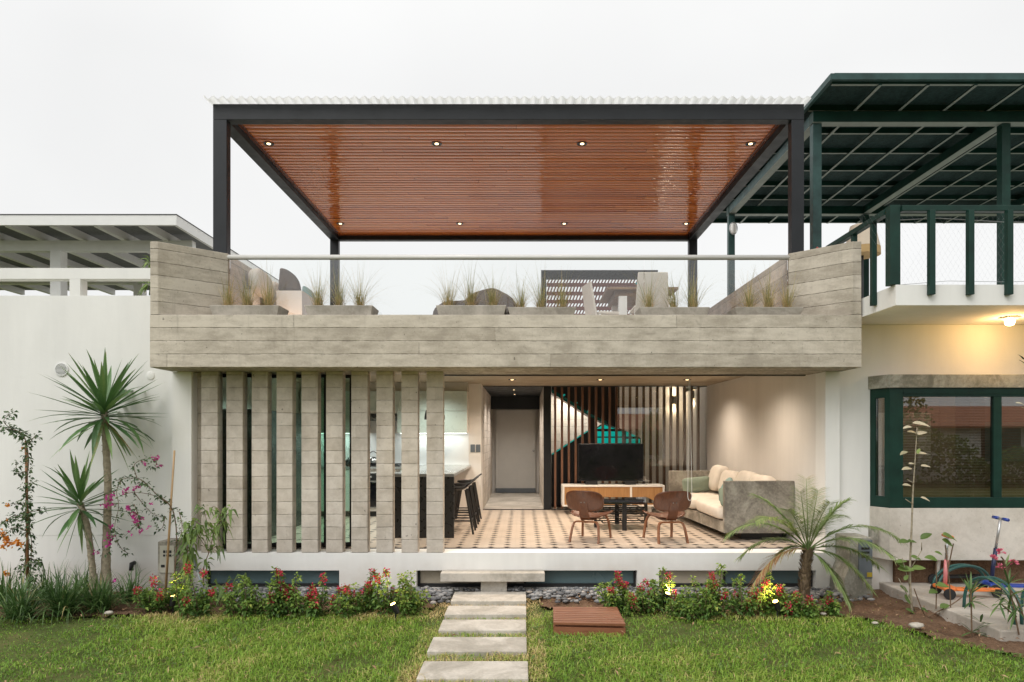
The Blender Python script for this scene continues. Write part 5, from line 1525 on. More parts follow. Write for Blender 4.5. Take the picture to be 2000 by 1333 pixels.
# ================================================================== ACROSS THE GARDEN (seen only as reflections in the glass)
oh = thing("opposite_house", "low white house with red tile roof across the lawn, mirrored in the glass", "house", (3, -14, GZ))
box("wall", M['white'], oh, -6, 34, -16, -12, GZ, 1.75)
MB().prism_yz([(-11.4, 1.76), (-11.4, 1.84), (-14, 2.75), (-16.6, 1.84), (-16.6, 1.76)], -6.5, 34.5).build("roof", plain("clay_tile", (0.33, 0.13, 0.07), .8, 0, .3, 8.0), oh)
for x in (-2, 2.2, 6.4, 10.5, 14.6, 18.8, 23.0, 27.2): box("window", M['dark_unit'], oh, x, x + 1.6, -11.99, -11.95, .4, 1.8)
hedge = MB()
for i in range(22000):
    x = random.uniform(-14, 34); z = GZ + random.random() ** .7 * (1.35 + .35 * math.sin(x * 1.3) + .3 * math.sin(x * 3.1) + (2.6 * math.exp(-((x - 7.6) / 1.1) ** 2)) + (2.8 * math.exp(-((x - 14.2) / 1.3) ** 2)) + (2.2 * math.exp(-((x - 22) / 1.2) ** 2)) + (2.4 * math.exp(-((x + 3) / 1.3) ** 2))); y = random.uniform(-10.6, -9.6)
    hedge.leaf((x, y, z), (random.gauss(0, 1), random.gauss(0, 1), random.gauss(0, 1)), (0, 1, .4), .16, .10, .2, .1, random.random() * .7)
tag(hedge.build("garden_hedge", M['leaf_shrub'], tint=True), "dark leafy hedge in front of the opposite white house", "hedge")

# ================================================================== PLANTS
def rdir(el_lo, el_hi, az=None):
    a = random.uniform(0, 2 * PI) if az is None else az
    e_ = random.uniform(el_lo, el_hi)
    return Vector((math.cos(a) * math.cos(e_), math.sin(a) * math.cos(e_), math.sin(e_)))
def clampt(x): return min(1.0, max(0.0, x))
def smooth_path(pts, n=6):
    P = [Vector(p) for p in pts]; out = []
    for i in range(len(P) - 1):
        p0, p1, p2, p3 = P[max(i - 1, 0)], P[i], P[i + 1], P[min(i + 2, len(P) - 1)]
        for q in range(n):
            s_ = q / n
            out.append(0.5 * ((2 * p1) + (p2 - p0) * s_ + (2 * p0 - 5 * p1 + 4 * p2 - p3) * s_ ** 2 + (3 * p1 - p0 - 3 * p2 + p3) * s_ ** 3))
    out.append(P[-1]); return out

# ---- yuccas
def yucca(path, r0, r1, n, L, w, lab, dead):
    base, c = Vector(path[0]), Vector(path[-1])
    t = thing("yucca_tree", lab, "yucca", base, group="yuccas in front of the white wall")
    P = smooth_path(path, 7)
    rs = []
    for i, p in enumerate(P):
        u = i / (len(P) - 1)
        rs.append((r0 + (r1 - r0) * u) * (1 + .07 * math.sin(i * 2.9)) * (1.7 - .7 * min(1, u * 5)))
    tk = MB().tube(P, rs, 12)
    for i in range(60):            # leaf scars
        u = random.random(); k = min(int(u * (len(P) - 1)), len(P) - 2); p = P[k].lerp(P[k + 1], random.random()); a = random.uniform(0, 2 * PI)
        rr = r0 + (r1 - r0) * u
        q = p + Vector((math.cos(a) * rr * .98, math.sin(a) * rr * .98, 0))
        tk.leaf(q, (math.cos(a) * .6, math.sin(a) * .6, .75), (math.cos(a), math.sin(a), 0), .02, .03, .1)
    tk.build("trunk", M['bark_pale'], t, True)
    fo = MB()
    for i in range(n):
        u = (i + .5) / n
        el = math.asin(min(.995, -.30 + 1.30 * u ** .92)) + random.gauss(0, .10)
        a = i * 2.39996 + random.gauss(0, .2)
        d = Vector((math.cos(a) * math.cos(el), math.sin(a) * math.cos(el), math.sin(el)))
        Lr = L * (1.0 - .12 * abs(u - .5)) * random.uniform(.82, 1.08)
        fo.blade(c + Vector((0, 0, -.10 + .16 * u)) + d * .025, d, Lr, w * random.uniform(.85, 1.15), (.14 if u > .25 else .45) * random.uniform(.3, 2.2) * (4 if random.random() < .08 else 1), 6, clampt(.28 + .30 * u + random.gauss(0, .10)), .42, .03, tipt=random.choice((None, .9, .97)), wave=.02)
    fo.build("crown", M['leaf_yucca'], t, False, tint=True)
    dd = MB()
    for i in range(dead):
        a = random.uniform(0, 2 * PI); el = math.radians(random.uniform(-85, -20))
        d = Vector((math.cos(a) * math.cos(el), math.sin(a) * math.cos(el), math.sin(el)))
        dd.blade(c + Vector((0, 0, -.10)) + d * .04, d, L * random.uniform(.55, .95), w * .75, .5, 6, random.uniform(.55, 1.0), .4, .03)
    tag(dd.build("dead_leaves", M['leaf_yucca'], t, False, tint=True), "drooping withered lower leaves")
Yy = 7.80
yucca([at(206, 1165, Yy), at(208, 1060, Yy), at(211, 960, Yy), at(207, 870, Yy), at(204, 805, Yy)], .044, .034, 74, .70, .066, "tall yucca with one straight ringed trunk and spiky crown", 11)
Yy = 7.70
yucca([at(185, 1160, Yy), at(178, 1085, Yy), at(170, 1025, Yy), at(156, 982, Yy)], .036, .030, 46, .56, .056, "shorter yucca with a curved trunk leaning away from the tall one", 7)

# ---- pygmy date palm
pc = at(1578, 1082, 7.40)
pm = thing("date_palm", "small feathery date palm with a rough brown trunk before the white pier", "palm", at(1573, 1172, 7.40))
tk = MB()
P = smooth_path([at(1573, 1180, 7.4), at(1571, 1140, 7.4), at(1574, 1105, 7.4), at(1579, 1076, 7.4)], 6)
tk.tube(P, [.060, .055, .050, .048, .047, .047, .047, .047, .047, .047, .046, .046, .045, .044, .042, .04, .036, .032, .03], 14)
for i in range(420):
    u = random.random() ** .9; k = min(int(u * (len(P) - 1)), len(P) - 2); p = P[k].lerp(P[k + 1], random.random()); a = random.uniform(0, 2 * PI)
    rr = .048 - .015 * max(0, u - .6)
    q = p + Vector((math.cos(a) * rr * .92, math.sin(a) * rr * .92, 0))
    tk.blade(q, (math.cos(a) * .55, math.sin(a) * .55, .8), random.uniform(.035, .065), .026, -.3, 2, .5, .2, .3)
tk.build("trunk", M['bark'], pm)
FR = [(-150, 28, 80, .1, .45), (-92, 104, 40, .2, .5), (-58, 84, 30, -.3, .45), (20, 136, 15, .35, .62), (70, 98, 35, -.1, .5), (162, 26, 78, -.15, .45), (146, -34, 46, .1, .42), (60, -92, 34, -.25, .5), (-120, -76, 62, -.1, .92), (-68, -58, 62, .25, .5), (112, -70, 48, -.1, .52), (-28, 118, 20, -.2, .48), (48, 112, 28, .4, .58), (-110, -20, 62, .35, .40), (96, 60, 48, .4, .45), (-128, 66, 62, -.45, .5), (10, 100, 25, -.45, .5), (118, 4, 60, -.5, .48)]
for (dx, dz, arch, dy, tint) in FR:
    s_ = 7.4 / F
    c = pc + Vector((0, 0, .04))
    tip = c + Vector((dx * s_, dy * .9, dz * s_))
    mid = (c + tip) / 2 + Vector((dx * s_ * .05, 0, arch * s_ * .9))
    path = [c.lerp(mid, u).lerp(mid.lerp(tip, u), u) for u in np.linspace(0, 1, 14)]
    fr = MB()
    fr.tube(path, [.008 - .006 * k / 13 for k in range(14)], 5, tint)
    N = 60
    for k in range(N):
        u = .16 + .84 * k / (N - 1)
        q = u * 13; i0 = min(int(q), 12); p = path[i0].lerp(path[i0 + 1], q - i0)
        tg = (path[i0 + 1] - path[i0]).normalized()
        sd = tg.cross(Vector((0, 0, 1)))
        if sd.length < .15: sd = Vector((1, 0, 0))
        sd.normalize(); up = sd.cross(tg)
        Lf = .19 * (math.sin(min(1, u * 1.15 + .08) * PI * .82) ** .7 + .12) * random.uniform(.85, 1.1)
        for s2 in (-1, 1):
            d = (sd * s2 * .78 + tg * .75 + up * random.uniform(-.02, .30)).normalized()
            fr.blade(p, d, Lf, .0115, random.uniform(.5, 1.1), 3, clampt(tint + .12 * u + random.gauss(0, .10)), .3, .08, tipt=random.choice((None, None, .93)))
    o = fr.build("frond", M['leaf_palm'], pm, False, tint=True)
    if tint > .9: o["label"] = "withered brown palm frond"

# ---- red flowered shrubs
def shrub(px, py0, py1, wpx, lab, flowers, seed, tintoff=0.0, zb=None):
    random.seed(seed)
    z = GZ + .02 if zb is None else zb
    b = onz(px, py1, z); Y = b.y; s_ = Y / F
    H = (py1 - py0) * s_ * 1.04; R = wpx * s_ / 2 * 1.45
    t = thing("flowering_shrub", lab, "shrub", b, group="low flowering shrubs along the house base")
    st, fo, FL = MB(), MB(), []
    ns = max(6, int(R * 55))
    for k in range(ns):
        a = random.uniform(0, 2 * PI); rr = R * math.sqrt(random.random())
        top = b + Vector((math.cos(a) * rr, math.sin(a) * rr * .8, H * random.choice((random.uniform(.35, .7), random.uniform(.35, .7), random.uniform(.6, .95))) * (1 - .2 * (rr / max(R, .01)) ** 2)))
        if k == 0: top = b + Vector((R * random.uniform(-.3, .3), 0, H))
        foot = b + Vector((math.cos(a) * rr * .45, math.sin(a) * rr * .45, -.02))
        path = smooth_path([foot, foot.lerp(top, .5) + Vector((math.cos(a) * R * .12, 0, 0)), top], 5)
        st.tube(path, [.0055 - .003 * i / 10 for i in range(len(path))], 5)
        nl = int((48 + 110 * H) * random.uniform(.55, 1.3))
        for i in range(nl):
            u = random.uniform(.10, 1.02) ** .85
            q = min(u, .999) * (len(path) - 1); i0 = int(q); p = path[i0].lerp(path[i0 + 1], q - i0)
            d = rdir(-.5, .9)
            L = random.uniform(.034, .064) * (1.1 - .35 * u)
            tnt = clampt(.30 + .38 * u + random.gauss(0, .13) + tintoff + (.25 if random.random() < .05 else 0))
            fo.leaf(p + d * random.uniform(.004, .045), d + Vector((0, 0, -.1)), Vector((random.gauss(0, .5), random.gauss(0, .5), 1)), L, L * random.uniform(.5, .68), .18, random.uniform(.05, .35), tnt)
        for i in range(9):
            d = rdir(.4, 1.4)
            fo.leaf(top, d, rdir(0, 1.5), random.uniform(.02, .038), .016, .2, .1, clampt(.75 + tintoff + random.gauss(0, .1)))
        if random.random() < flowers * .9:
            fl = MB(); FL.append(fl)
            hh = random.uniform(.03, .085); n_ = int(34 + 300 * hh)
            for i in range(n_):
                d = rdir(-.5, 1.0)
                p = top + Vector((0, 0, random.uniform(-hh, .025))) + d * random.uniform(.004, .028)
                fl.leaf(p, d, rdir(0, 1.5), random.uniform(.018, .032), random.uniform(.013, .021), .3, .1, random.random())
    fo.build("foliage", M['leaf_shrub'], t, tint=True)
    st.build("stem", M['bark_dark'], t)
    for fl in FL: fl.build("flower_head", M['flower_red'], t, tint=True)
SH = [(300, 1134, 1192, 46, "small dark leaved shrub with few flowers before the meter pillar", .25, 0),
      (345, 1128, 1186, 34, "narrow shrub lit yellow beside the bamboo cane", .4, .12),
      (372, 1112, 1204, 62, "tall bushy shrub with red flowers at the grey pipe", .5, 0),
      (465, 1132, 1198, 52, "flowerless green shrub before the first basement window pane", .08, .05),
      (500, 1150, 1196, 30, "little green shrub between the flowerless one and a red spiked one", .15, .02),
      (540, 1116, 1200, 48, "shrub with one long red flower spike rising above its crown", .75, 0),
      (574, 1130, 1198, 36, "upright shrub before the second basement pane with brownish tips", .45, .05),
      (622, 1130, 1198, 48, "broad shrub crowned by two bright red flower heads", .85, 0),
      (680, 1146, 1200, 54, "rounded low shrub with scattered crimson flowers along its top", .5, .05),
      (727, 1122, 1190, 34, "lanky shrub leaning out with red flower tufts on thin stems", .9, 0),
      (752, 1120, 1198, 32, "slim red flowered shrub behind the amber spotlight", .7, .05),
      (795, 1124, 1198, 58, "bushy bright green shrub beside the top stepping stones", .2, .14),
      (1216, 1124, 1190, 62, "full shrub dotted with crimson flowers behind the deck lid", .55, .08),
      (1262, 1140, 1190, 40, "dark red flowered shrub between the deck lid shrub and the spotlight", .55, 0),
      (1294, 1116, 1186, 44, "tall shrub rising before the white base next to the spotlight", .2, .06),
      (1330, 1150, 1200, 40, "low leafy shrub before the warm lit basement pane", .15, .05),
      (1362, 1136, 1202, 58, "wide green shrub beneath the warm lit basement window", .3, .05),
      (1404, 1110, 1200, 44, "spire shaped shrub reaching up to the base edge", .35, .02),
      (1450, 1128, 1196, 46, "open stemmed shrub with crimson tips before the grey pane", .5, 0),
      (1496, 1126, 1198, 50, "yellow green shrub lit by the spotlight next to the palm", .35, .18),
      (1530, 1152, 1200, 44, "small shrub between the palm spotlight and the trunk", .3, .06),
      (1562, 1162, 1204, 46, "rounded low green shrub at the foot of the palm", .1, .06),
      (1622, 1160, 1200, 34, "tiny shrub alone in the soil past the palm", .15, .04)]
for i, (px, y0, y1, w_, lab, fl, to) in enumerate(SH):
    shrub(px, y0, y1, w_, lab, fl, 100 + i, to)
random.seed(11)

# ---- strap leaved clumps
def clump(px, py, L, n, lab, seed):
    random.seed(seed)
    b = onz(px, py, GZ + .02)
    mb = MB()
    for i in range(n):
        a = random.uniform(0, 2 * PI); el = random.uniform(.55, 1.45)
        d = Vector((math.cos(a) * math.cos(el), math.sin(a) * math.cos(el), math.sin(el)))
        mb.blade(b + Vector((random.gauss(0, .045), random.gauss(0, .045), -.02)), d, L * random.uniform(.55, 1.1), random.uniform(.010, .017), random.uniform(.5, 2.2), 6, clampt(random.gauss(.45, .17) + (.4 if random.random() < .07 else 0)), .3, .06, tipt=random.choice((None, None, .92)))
    tag(mb.build("strap_plant", M['leaf_strap'], None, False, b, tint=True), lab, "plant", "strap leaved clumps below the yuccas")
for i, (px, py, L, n, lab) in enumerate(((42, 1206, .46, 150, "large strap leaved clump at the lawn edge below the orange vine"), (125, 1196, .48, 190, "biggest strap leaved clump, in front of the short yucca"), (196, 1190, .42, 140, "strap leaved clump right in front of the tall yucca trunk"), (92, 1172, .42, 110, "strap leaved clump behind the biggest one, beside the vine stake"), (14, 1178, .44, 120, "strap leaved clump cut by the picture's edge"), (254, 1172, .40, 70, "sparse strap leaved clump alone in front of the drain spout"), (160, 1168, .40, 90, "strap leaved clump at the foot of the short yucca"))):
    clump(px, py, L * 1.15, int(n * 1.35), lab, 300 + i)
random.seed(12)

# ---- climbing / branching plants: a path of stems with leaves and flowers
def climber(name, lab, cat, paths, Y, leafmat, flowermat, flowers, r=.006, leafL=(.03, .055), dens=60, leaf_w=.6, spread=.05, extra=(), group=None, droop=.3, stemmat='bark_dark', tmid=.45):
    b = at(*paths[0][0], Y)
    t = thing(name, lab, cat, b, group=group)
    st, fo, FL = MB(), MB(), []
    for pi, path in enumerate(paths):
        P = smooth_path([at(x, y, Y + .10 * math.sin(pi * 2.1 + k * .9)) for k, (x, y) in enumerate(path)], 5)
        n_ = len(P)
        r0 = r if pi == 0 else r * .6
        st.tube(P, [r0 * (1 - .65 * i / (n_ - 1)) for i in range(n_)], 5)
        Lp = sum((P[i + 1] - P[i]).length for i in range(n_ - 1))
        dn = dens if isinstance(dens, (int, float)) else dens[pi]
        for i in range(int(Lp * dn)):
            q = random.random() * (n_ - 1.001); i0 = int(q); p = P[i0].lerp(P[i0 + 1], q - i0)
            d = rdir(-1.0, .8)
            L = random.uniform(*leafL)
            fo.leaf(p + d * random.uniform(0, spread), d, Vector((random.gauss(0, .5), -.3 + random.gauss(0, .5), 1)), L, L * leaf_w * random.uniform(.85, 1.15), .15, droop * random.uniform(.3, 1.5), clampt(random.gauss(tmid, .2)))
    for (x, y, rr, n_) in extra:
        c = at(x, y, Y - .03)
        for i in range(n_):
            d = rdir(-1.0, 1.0); L = random.uniform(*leafL)
            fo.leaf(c + d * random.random() ** .5 * rr * Y / F, d, Vector((random.gauss(0, .5), -.4, 1)), L, L * leaf_w, .15, droop, clampt(random.gauss(tmid, .2)))
    for (x, y, rr, n_) in flowers:
        c = at(x, y, Y - .07); fl = MB(); FL.append(fl)
        for i in range(n_):
            d = rdir(-1.2, 1.2); L = random.uniform(.022, .040)
            fl.leaf(c + d * random.random() ** .6 * rr * Y / F, rdir(-1, 1), rdir(-1, 1), L, L * .85, .25, .1, random.random())
    st.build("stem", M[stemmat], t, True)
    if fo.v: fo.build("foliage", M[leafmat], t, tint=True)
    for fl in FL: fl.build("flower_cluster", M[flowermat], t, tint=True)
    return t
climber("bougainvillea", "magenta flowering bougainvillea arching from the bamboo cane to the tall yucca", "bougainvillea",
        [[(338, 1160), (345, 1060), (341, 1010), (330, 985), (305, 965), (285, 945), (268, 935), (245, 935), (225, 940)],
         [(330, 985), (300, 968), (262, 962), (238, 968)], [(268, 935), (262, 910), (278, 898), (300, 893)], [(262, 962), (280, 985), (300, 1005), (322, 1010)],
         [(238, 935), (228, 960), (232, 990), (224, 1030), (230, 1060)], [(262, 985), (270, 1010), (262, 1030), (240, 1050)], [(230, 1060), (240, 1075), (254, 1082)],
         [(350, 1000), (356, 1030), (350, 1060), (352, 1120)], [(300, 893), (306, 903), (302, 915)], [(322, 1010), (318, 1030), (308, 1035)]],
        7.62, 'leaf_vine', 'flower_mag',
        [(307, 894, 6, 10), (301, 896, 4, 6), (281, 905, 4, 8), (312, 908, 4, 7), (272, 947, 5, 9), (263, 955, 4, 8), (249, 957, 5, 10), (243, 961, 5, 10), (220, 967, 4, 8), (210, 973, 5, 9), (206, 988, 6, 14), (220, 986, 3, 5), (252, 992, 7, 16), (250, 996, 5, 9), (262, 1006, 8, 18), (270, 1012, 7, 16), (266, 1020, 6, 14), (276, 1014, 4, 7), (256, 1042, 4, 6), (291, 1030, 4, 7), (276, 1036, 5, 9), (216, 1028, 4, 9), (215, 1050, 7, 18), (212, 1060, 6, 14), (188, 1080, 6, 12), (296, 985, 3, 5), (222, 1135, 4, 6)],
        .008, (.028, .05), 75, .62, .045,
        [(297, 908, 12, 26), (243, 1000, 10, 18), (310, 1018, 12, 16), (225, 1045, 9, 18), (268, 1028, 10, 16), (205, 1078, 9, 16)])
climber("orange_vine", "orange flowering climber winding up its brown stake at the white wall", "climber",
        [[(55, 1150), (50, 1080), (58, 1020), (50, 960), (56, 900), (48, 855), (30, 840), (5, 838)], [(48, 855), (38, 845), (14, 832), (8, 820), (22, 808), (28, 805)], [(55, 870), (66, 855), (70, 850)], [(52, 920), (34, 925), (32, 900)], [(50, 990), (36, 985), (18, 985)],
         [(58, 1000), (76, 998), (92, 1000)], [(55, 1040), (30, 1030), (10, 1045), (0, 1040)], [(58, 1090), (72, 1095), (78, 1100)], [(55, 1100), (42, 1110), (40, 1120)], [(52, 1010), (26, 1008), (4, 1024)], [(56, 1150), (62, 1060), (50, 1000), (60, 940)]],
        7.62, 'leaf_vine', 'flower_orange',
        [(10, 1052, 9, 26), (18, 1058, 8, 24), (26, 1062, 8, 18), (36, 1060, 7, 20), (42, 1062, 5, 12), (8, 1068, 6, 16), (4, 1040, 6, 14), (16, 1016, 3, 5), (16, 985, 4, 7), (10, 1120, 5, 10), (44, 877, 3, 4), (14, 1125, 4, 8)],
        .009, (.030, .055), 150, .7, .05, [(72, 1120, 14, 22), (68, 1105, 10, 14), (46, 860, 10, 16), (24, 1022, 10, 20)], None, .3)
climber("young_tree", "young tree with thin stem and drooping pale green leaves before the fins", "young tree",
        [[(398, 1160), (398, 1110), (408, 1080), (416, 1050), (425, 1025), (432, 1000)], [(425, 1025), (440, 1010), (450, 998), (455, 990)], [(420, 1035), (405, 1020), (400, 1000), (396, 990)], [(408, 1080), (396, 1060), (385, 1045), (372, 1040), (360, 1045)], [(416, 1050), (400, 1040), (386, 1022), (375, 1015)], [(428, 1015), (440, 1020), (446, 1028)], [(432, 1000), (420, 990), (412, 992)], [(410, 1075), (424, 1068), (432, 1072)]],
        7.45, 'leaf_light', 'flower_red', [], .007, (.07, .115), 34, .33, .03,
        [(448, 1000, 9, 9), (436, 1030, 8, 8), (404, 996, 8, 8), (402, 1030, 9, 12), (380, 1022, 9, 10), (364, 1040, 9, 10), (386, 1048, 9, 12), (414, 1038, 8, 9), (360, 1018, 7, 6)], None, .9, 'bark_dark')
climber("leafy_climber", "tangle of large hanging green leaves beside the meter pillar and grey pipe", "plant",
        [[(376, 1190), (372, 1130), (366, 1080), (372, 1040), (380, 1030)], [(366, 1080), (376, 1065), (384, 1052)], [(372, 1110), (366, 1090), (368, 1060)], [(410, 1165), (440, 1140), (470, 1128), (480, 1124)]],
        7.5, 'leaf_light', 'flower_red', [], .006, (.08, .15), 30, .42, .02, [(370, 1080, 9, 10), (372, 1110, 8, 9), (416, 1170, 10, 9), (412, 1145, 8, 6), (448, 1150, 5, 4)], None, 1.1, 'bark_dark', .35)
# ---- tall pale leaved stems and oleanders by the pavement
def broadleaf(mb, px, py, Y, L, ang, tint, w=.72):
    d = Vector((math.cos(ang), random.uniform(-.4, .1), math.sin(ang)))
    c = at(px, py, Y)
    d.normalize(); n_ = Vector((random.gauss(0, .25), -.5, 1)).normalized()
    sd = d.cross(n_).normalized(); n_ = sd.cross(d)
    V = []; N = 7
    for k in range(N + 1):
        u = k / N; ww = L * w * .5 * math.sin(PI * min(1, u ** .8 * .96 + .02)) ** .8
        p = c + d * L * (u - .5) - Vector((0, 0, .18 * L * (u - .4) ** 2))
        V += [p - sd * ww + n_ * ww * .25, p, p + sd * ww + n_ * ww * .25]
    Fc = []
    for k in range(N):
        a = k * 3; Fc += [(a, a + 1, a + 4, a + 3), (a + 1, a + 2, a + 5, a + 4)]
    mb.add(V, Fc, tint)
Yt = 7.15
t = thing("pale_leaved_sapling", "tall thin sapling with few pale pinkish leaves in front of the bay window", "sapling", at(1782, 1195, Yt))
st = MB().tube(smooth_path([at(1782, 1200, Yt), at(1777, 1130, Yt), at(1780, 1040, Yt), at(1783, 960, Yt), at(1787, 900, Yt), at(1791, 835, Yt)], 5), [.013 - .00035 * i for i in range(26)], 6)
for (a, b) in (((1779, 1110), (1800, 1075)), ((1800, 1075), (1800, 1060)), ((1778, 1150), (1762, 1090)), ((1783, 985), (1768, 975)), ((1785, 945), (1772, 937)), ((1781, 1180), (1755, 1130)), ((1790, 1200), (1766, 1150))):
    st.tube([at(*a, Yt), at(*b, Yt - .03)], [.006, .004], 5)
st.build("stem", M['bark_pale'], t, True)
lf = MB()
for (x, y, L, a, ti) in ((1772, 835, .10, 3.3, .8), (1799, 829, .17, -.2, .75), (1782, 845, .13, 2.9, .6), (1800, 846, .12, .25, .85), (1765, 885, .10, 3.5, .4), (1799, 886, .12, .0, .75), (1781, 906, .07, 0, .65), (1808, 911, .10, -.1, .75), (1771, 916, .12, 3.2, .65), (1771, 948, .10, 3.0, .7), (1807, 975, .10, -.4, .75)):
    lf = MB(); broadleaf(lf, x, y, Yt, L, a, ti, .55); lf.build("pale_leaf", M['leaf_cream'], t, False, tint=True)
lf = MB()
for (x, y, L, a, ti) in ((1794, 881, .06, 1.2, 1), (1765, 1058, .12, 3.2, .25), (1781, 1058, .10, -.1, .2), (1809, 1047, .13, .5, .15), (1789, 1090, .11, -.3, .5), (1760, 1097, .11, .2, .45), (1769, 1112, .15, 0, .6), (1794, 1110, .14, .1, .65), (1763, 1106, .12, -.5, .3), (1770, 1128, .07, 1, .7), (1765, 1150, .10, -.7, .35), (1772, 1170, .11, -1, .3), (1778, 1194, .10, -.5, .3)):
    lf = MB(); broadleaf(lf, x, y, Yt - .02, L, a, ti, .62); lf.build("green_leaf", M['leaf_light'], t, False, tint=True)
t = thing("round_leaved_shrub", "straggly shrub with round green and rusty leaves in front of the scooters", "shrub", at(1856, 1200, 6.95))
st = MB()
for pth in ([(1857, 1205), (1855, 1150), (1850, 1100), (1846, 1065)], [(1852, 1110), (1858, 1080), (1862, 1062)], [(1828, 1190), (1829, 1140), (1828, 1100)], [(1800, 1215), (1822, 1200), (1860, 1180), (1880, 1165)], [(1785, 1150), (1800, 1190), (1812, 1214)]):
    st.tube(smooth_path([at(x, y, 6.95) for x, y in pth], 4), .006, 5)
st.build("stem", M['bark_dark'], t)
lf = MB()
for (x, y, L, a, ti) in ((1855, 1050, .17, -.4, .45), (1850, 1060, .12, -.6, .4), (1818, 1091, .13, 2.9, .45), (1833, 1081, .09, 2.7, .5), (1840, 1144, .13, -.1, .5), (1822, 1156, .10, 3.3, .2), (1845, 1184, .10, .3, .3), (1815, 1216, .12, 0, .35), (1822, 1222, .11, -.3, .35), (1806, 1192, .08, -.5, .1)):
    lf = MB(); broadleaf(lf, x, y, 6.93, L, a, ti, .7); lf.build("leaf", M['leaf_light'], t, False, tint=True)
def oleander(lab, stems, leaves, flowers, Y):
    t = thing("oleander", lab, "oleander", at(*stems[0][0], Y), group="oleanders at the lawn corner")
    st, lf, FL = MB(), MB(), []
    for pth in stems: st.tube(smooth_path([at(x, y, Y) for x, y in pth], 4), .007, 5)
    for (x, y, n_, L, e0, e1) in leaves:
        for i in range(n_):
            a = random.uniform(0, 2 * PI); el = random.uniform(e0, e1)
            d = Vector((math.cos(a) * math.cos(el), .7 * math.sin(a) * math.cos(el), math.sin(el)))
            lf.blade(at(x, y, Y), d, L * random.uniform(.7, 1.1), random.uniform(.018, .026), .5, 5, clampt(random.gauss(.5, .18)), .5, .04)
    for (x, y) in flowers:
        fl = MB(); FL.append(fl)
        for i in range(16):
            d = rdir(-.3, 1.3)
            fl.leaf(at(x, y, Y) + d * .012, d, rdir(-1, 1), .035, .026, .3, .1, random.random())
    st.build("stem", M['bark_dark'], t); lf.build("foliage", M['leaf_strap'], t, tint=True)
    for fl in FL: fl.build("flower_cluster", M['flower_pink'], t, tint=True)
oleander("small oleander sprig without flowers beside the concrete kerb", [[(1898, 1245), (1897, 1190), (1896, 1150)]], [(1896, 1160, 11, .20, .3, 1.4), (1897, 1175, 8, .16, -.3, .6), (1898, 1235, 7, .20, -.1, .9), (1915, 1215, 5, .16, -.2, .8)], [], 6.35)
oleander("pink flowered oleander at the edge of the picture in front of the blue scooter", [[(1990, 1240), (1982, 1200), (1972, 1150), (1962, 1100), (1955, 1088)], [(1972, 1150), (1990, 1180), (2010, 1240)], [(1962, 1115), (1972, 1102)], [(1985, 1205), (1955, 1180)]],
         [(1970, 1140, 9, .20, -.2, 1.1), (1974, 1165, 14, .24, -.7, .7), (1985, 1190, 12, .26, -.7, .5), (1952, 1180, 7, .2, -.4, .4), (1962, 1110, 5, .14, .2, 1.2)], [(1955, 1079), (1939, 1091), (1953, 1108), (1979, 1100)], 6.1)
t = thing("pale_leaved_sapling", "bare sapling stem cut by the picture's edge beside the bay window", "sapling", at(2014, 1240, 6.6))
MB().tube(smooth_path([at(2016, 1245, 6.6), at(2010, 1050, 6.6), at(2009, 880, 6.6), at(2002, 700, 6.6)], 5), [.011 - .0005 * i for i in range(16)], 6).build("stem", M['bark_pale'], t, True)
for (x, y, L, a, ti, mt) in ((1993, 697, .10, 2.6, .1, 'leaf_vine'), (1997, 708, .09, -.6, .2, 'leaf_vine'), (1993, 789, .12, 2.9, .75, 'leaf_cream'), (2004, 800, .10, -.5, .6, 'leaf_cream')):
    lf = MB(); broadleaf(lf, x, y, 6.58, L, a, ti, .5); lf.build("leaf", M[mt], t, False, tint=True)
# spray of leaves behind the darker balcony wall
t = MB()
for (x, y, n_, L) in ((288, 514, 14, .16), (284, 556, 13, .17)):
    c = at(x + 8, y, 8.75)
    for i in range(n_):
        d = rdir(-.8, .8); d.x = -abs(d.x) * .9 + .15
        t.leaf(c + d * .03, d, (0, -.4, 1), L * random.uniform(.5, 1), .045, .2, .4, clampt(random.gauss(.6, .2)))
t.tube([at(292, 577, 8.75), at(296, 540, 8.75), at(294, 500, 8.75)], .008, 5, .2)
tag(t.build("terrace_plant", M['leaf_light'], None, False, at(292, 577, 8.75), tint=True), "green leaves peeping over the white wall beside the concrete balcony", "plant")

# ---- loose things on the soil
for i, (px, py, s_, lab) in enumerate(((1790, 1222, .075, "pale pinkish stone lying in the soil near the lawn"), (1709, 1217, .035, "small white stone at the lawn edge before the soil"), (1830, 1197, .03, "little white pebble in the soil by the kerb"), (1608, 1199, .035, "small pale stone below the tiny shrub"), (213, 1197, .05, "flat grey stone at the edge of the strap leaved clumps"))):
    mb = MB(); p = onz(px, py, GZ + .035)
    pebble(p, s_ * 1.0, s_ * .75, s_ * .4, i, .98)
    o = mb.build("garden_stone", M['stone_obj'], None, True, p)
    tag(o, lab, "stone")
lm = MB()
def inpoly(x, y, poly):
    c = np.zeros_like(x, dtype=bool)
    n_ = len(poly)
    for i in range(n_):
        (x1, y1), (x2, y2) = poly[i], poly[i - 1]
        m = ((y1 > y) != (y2 > y)) & (x < (x2 - x1) * (y - y1) / (y2 - y1 + 1e-12) + x1)
        c ^= m
    return c
SOILS = (SOIL_L, SOIL_R)
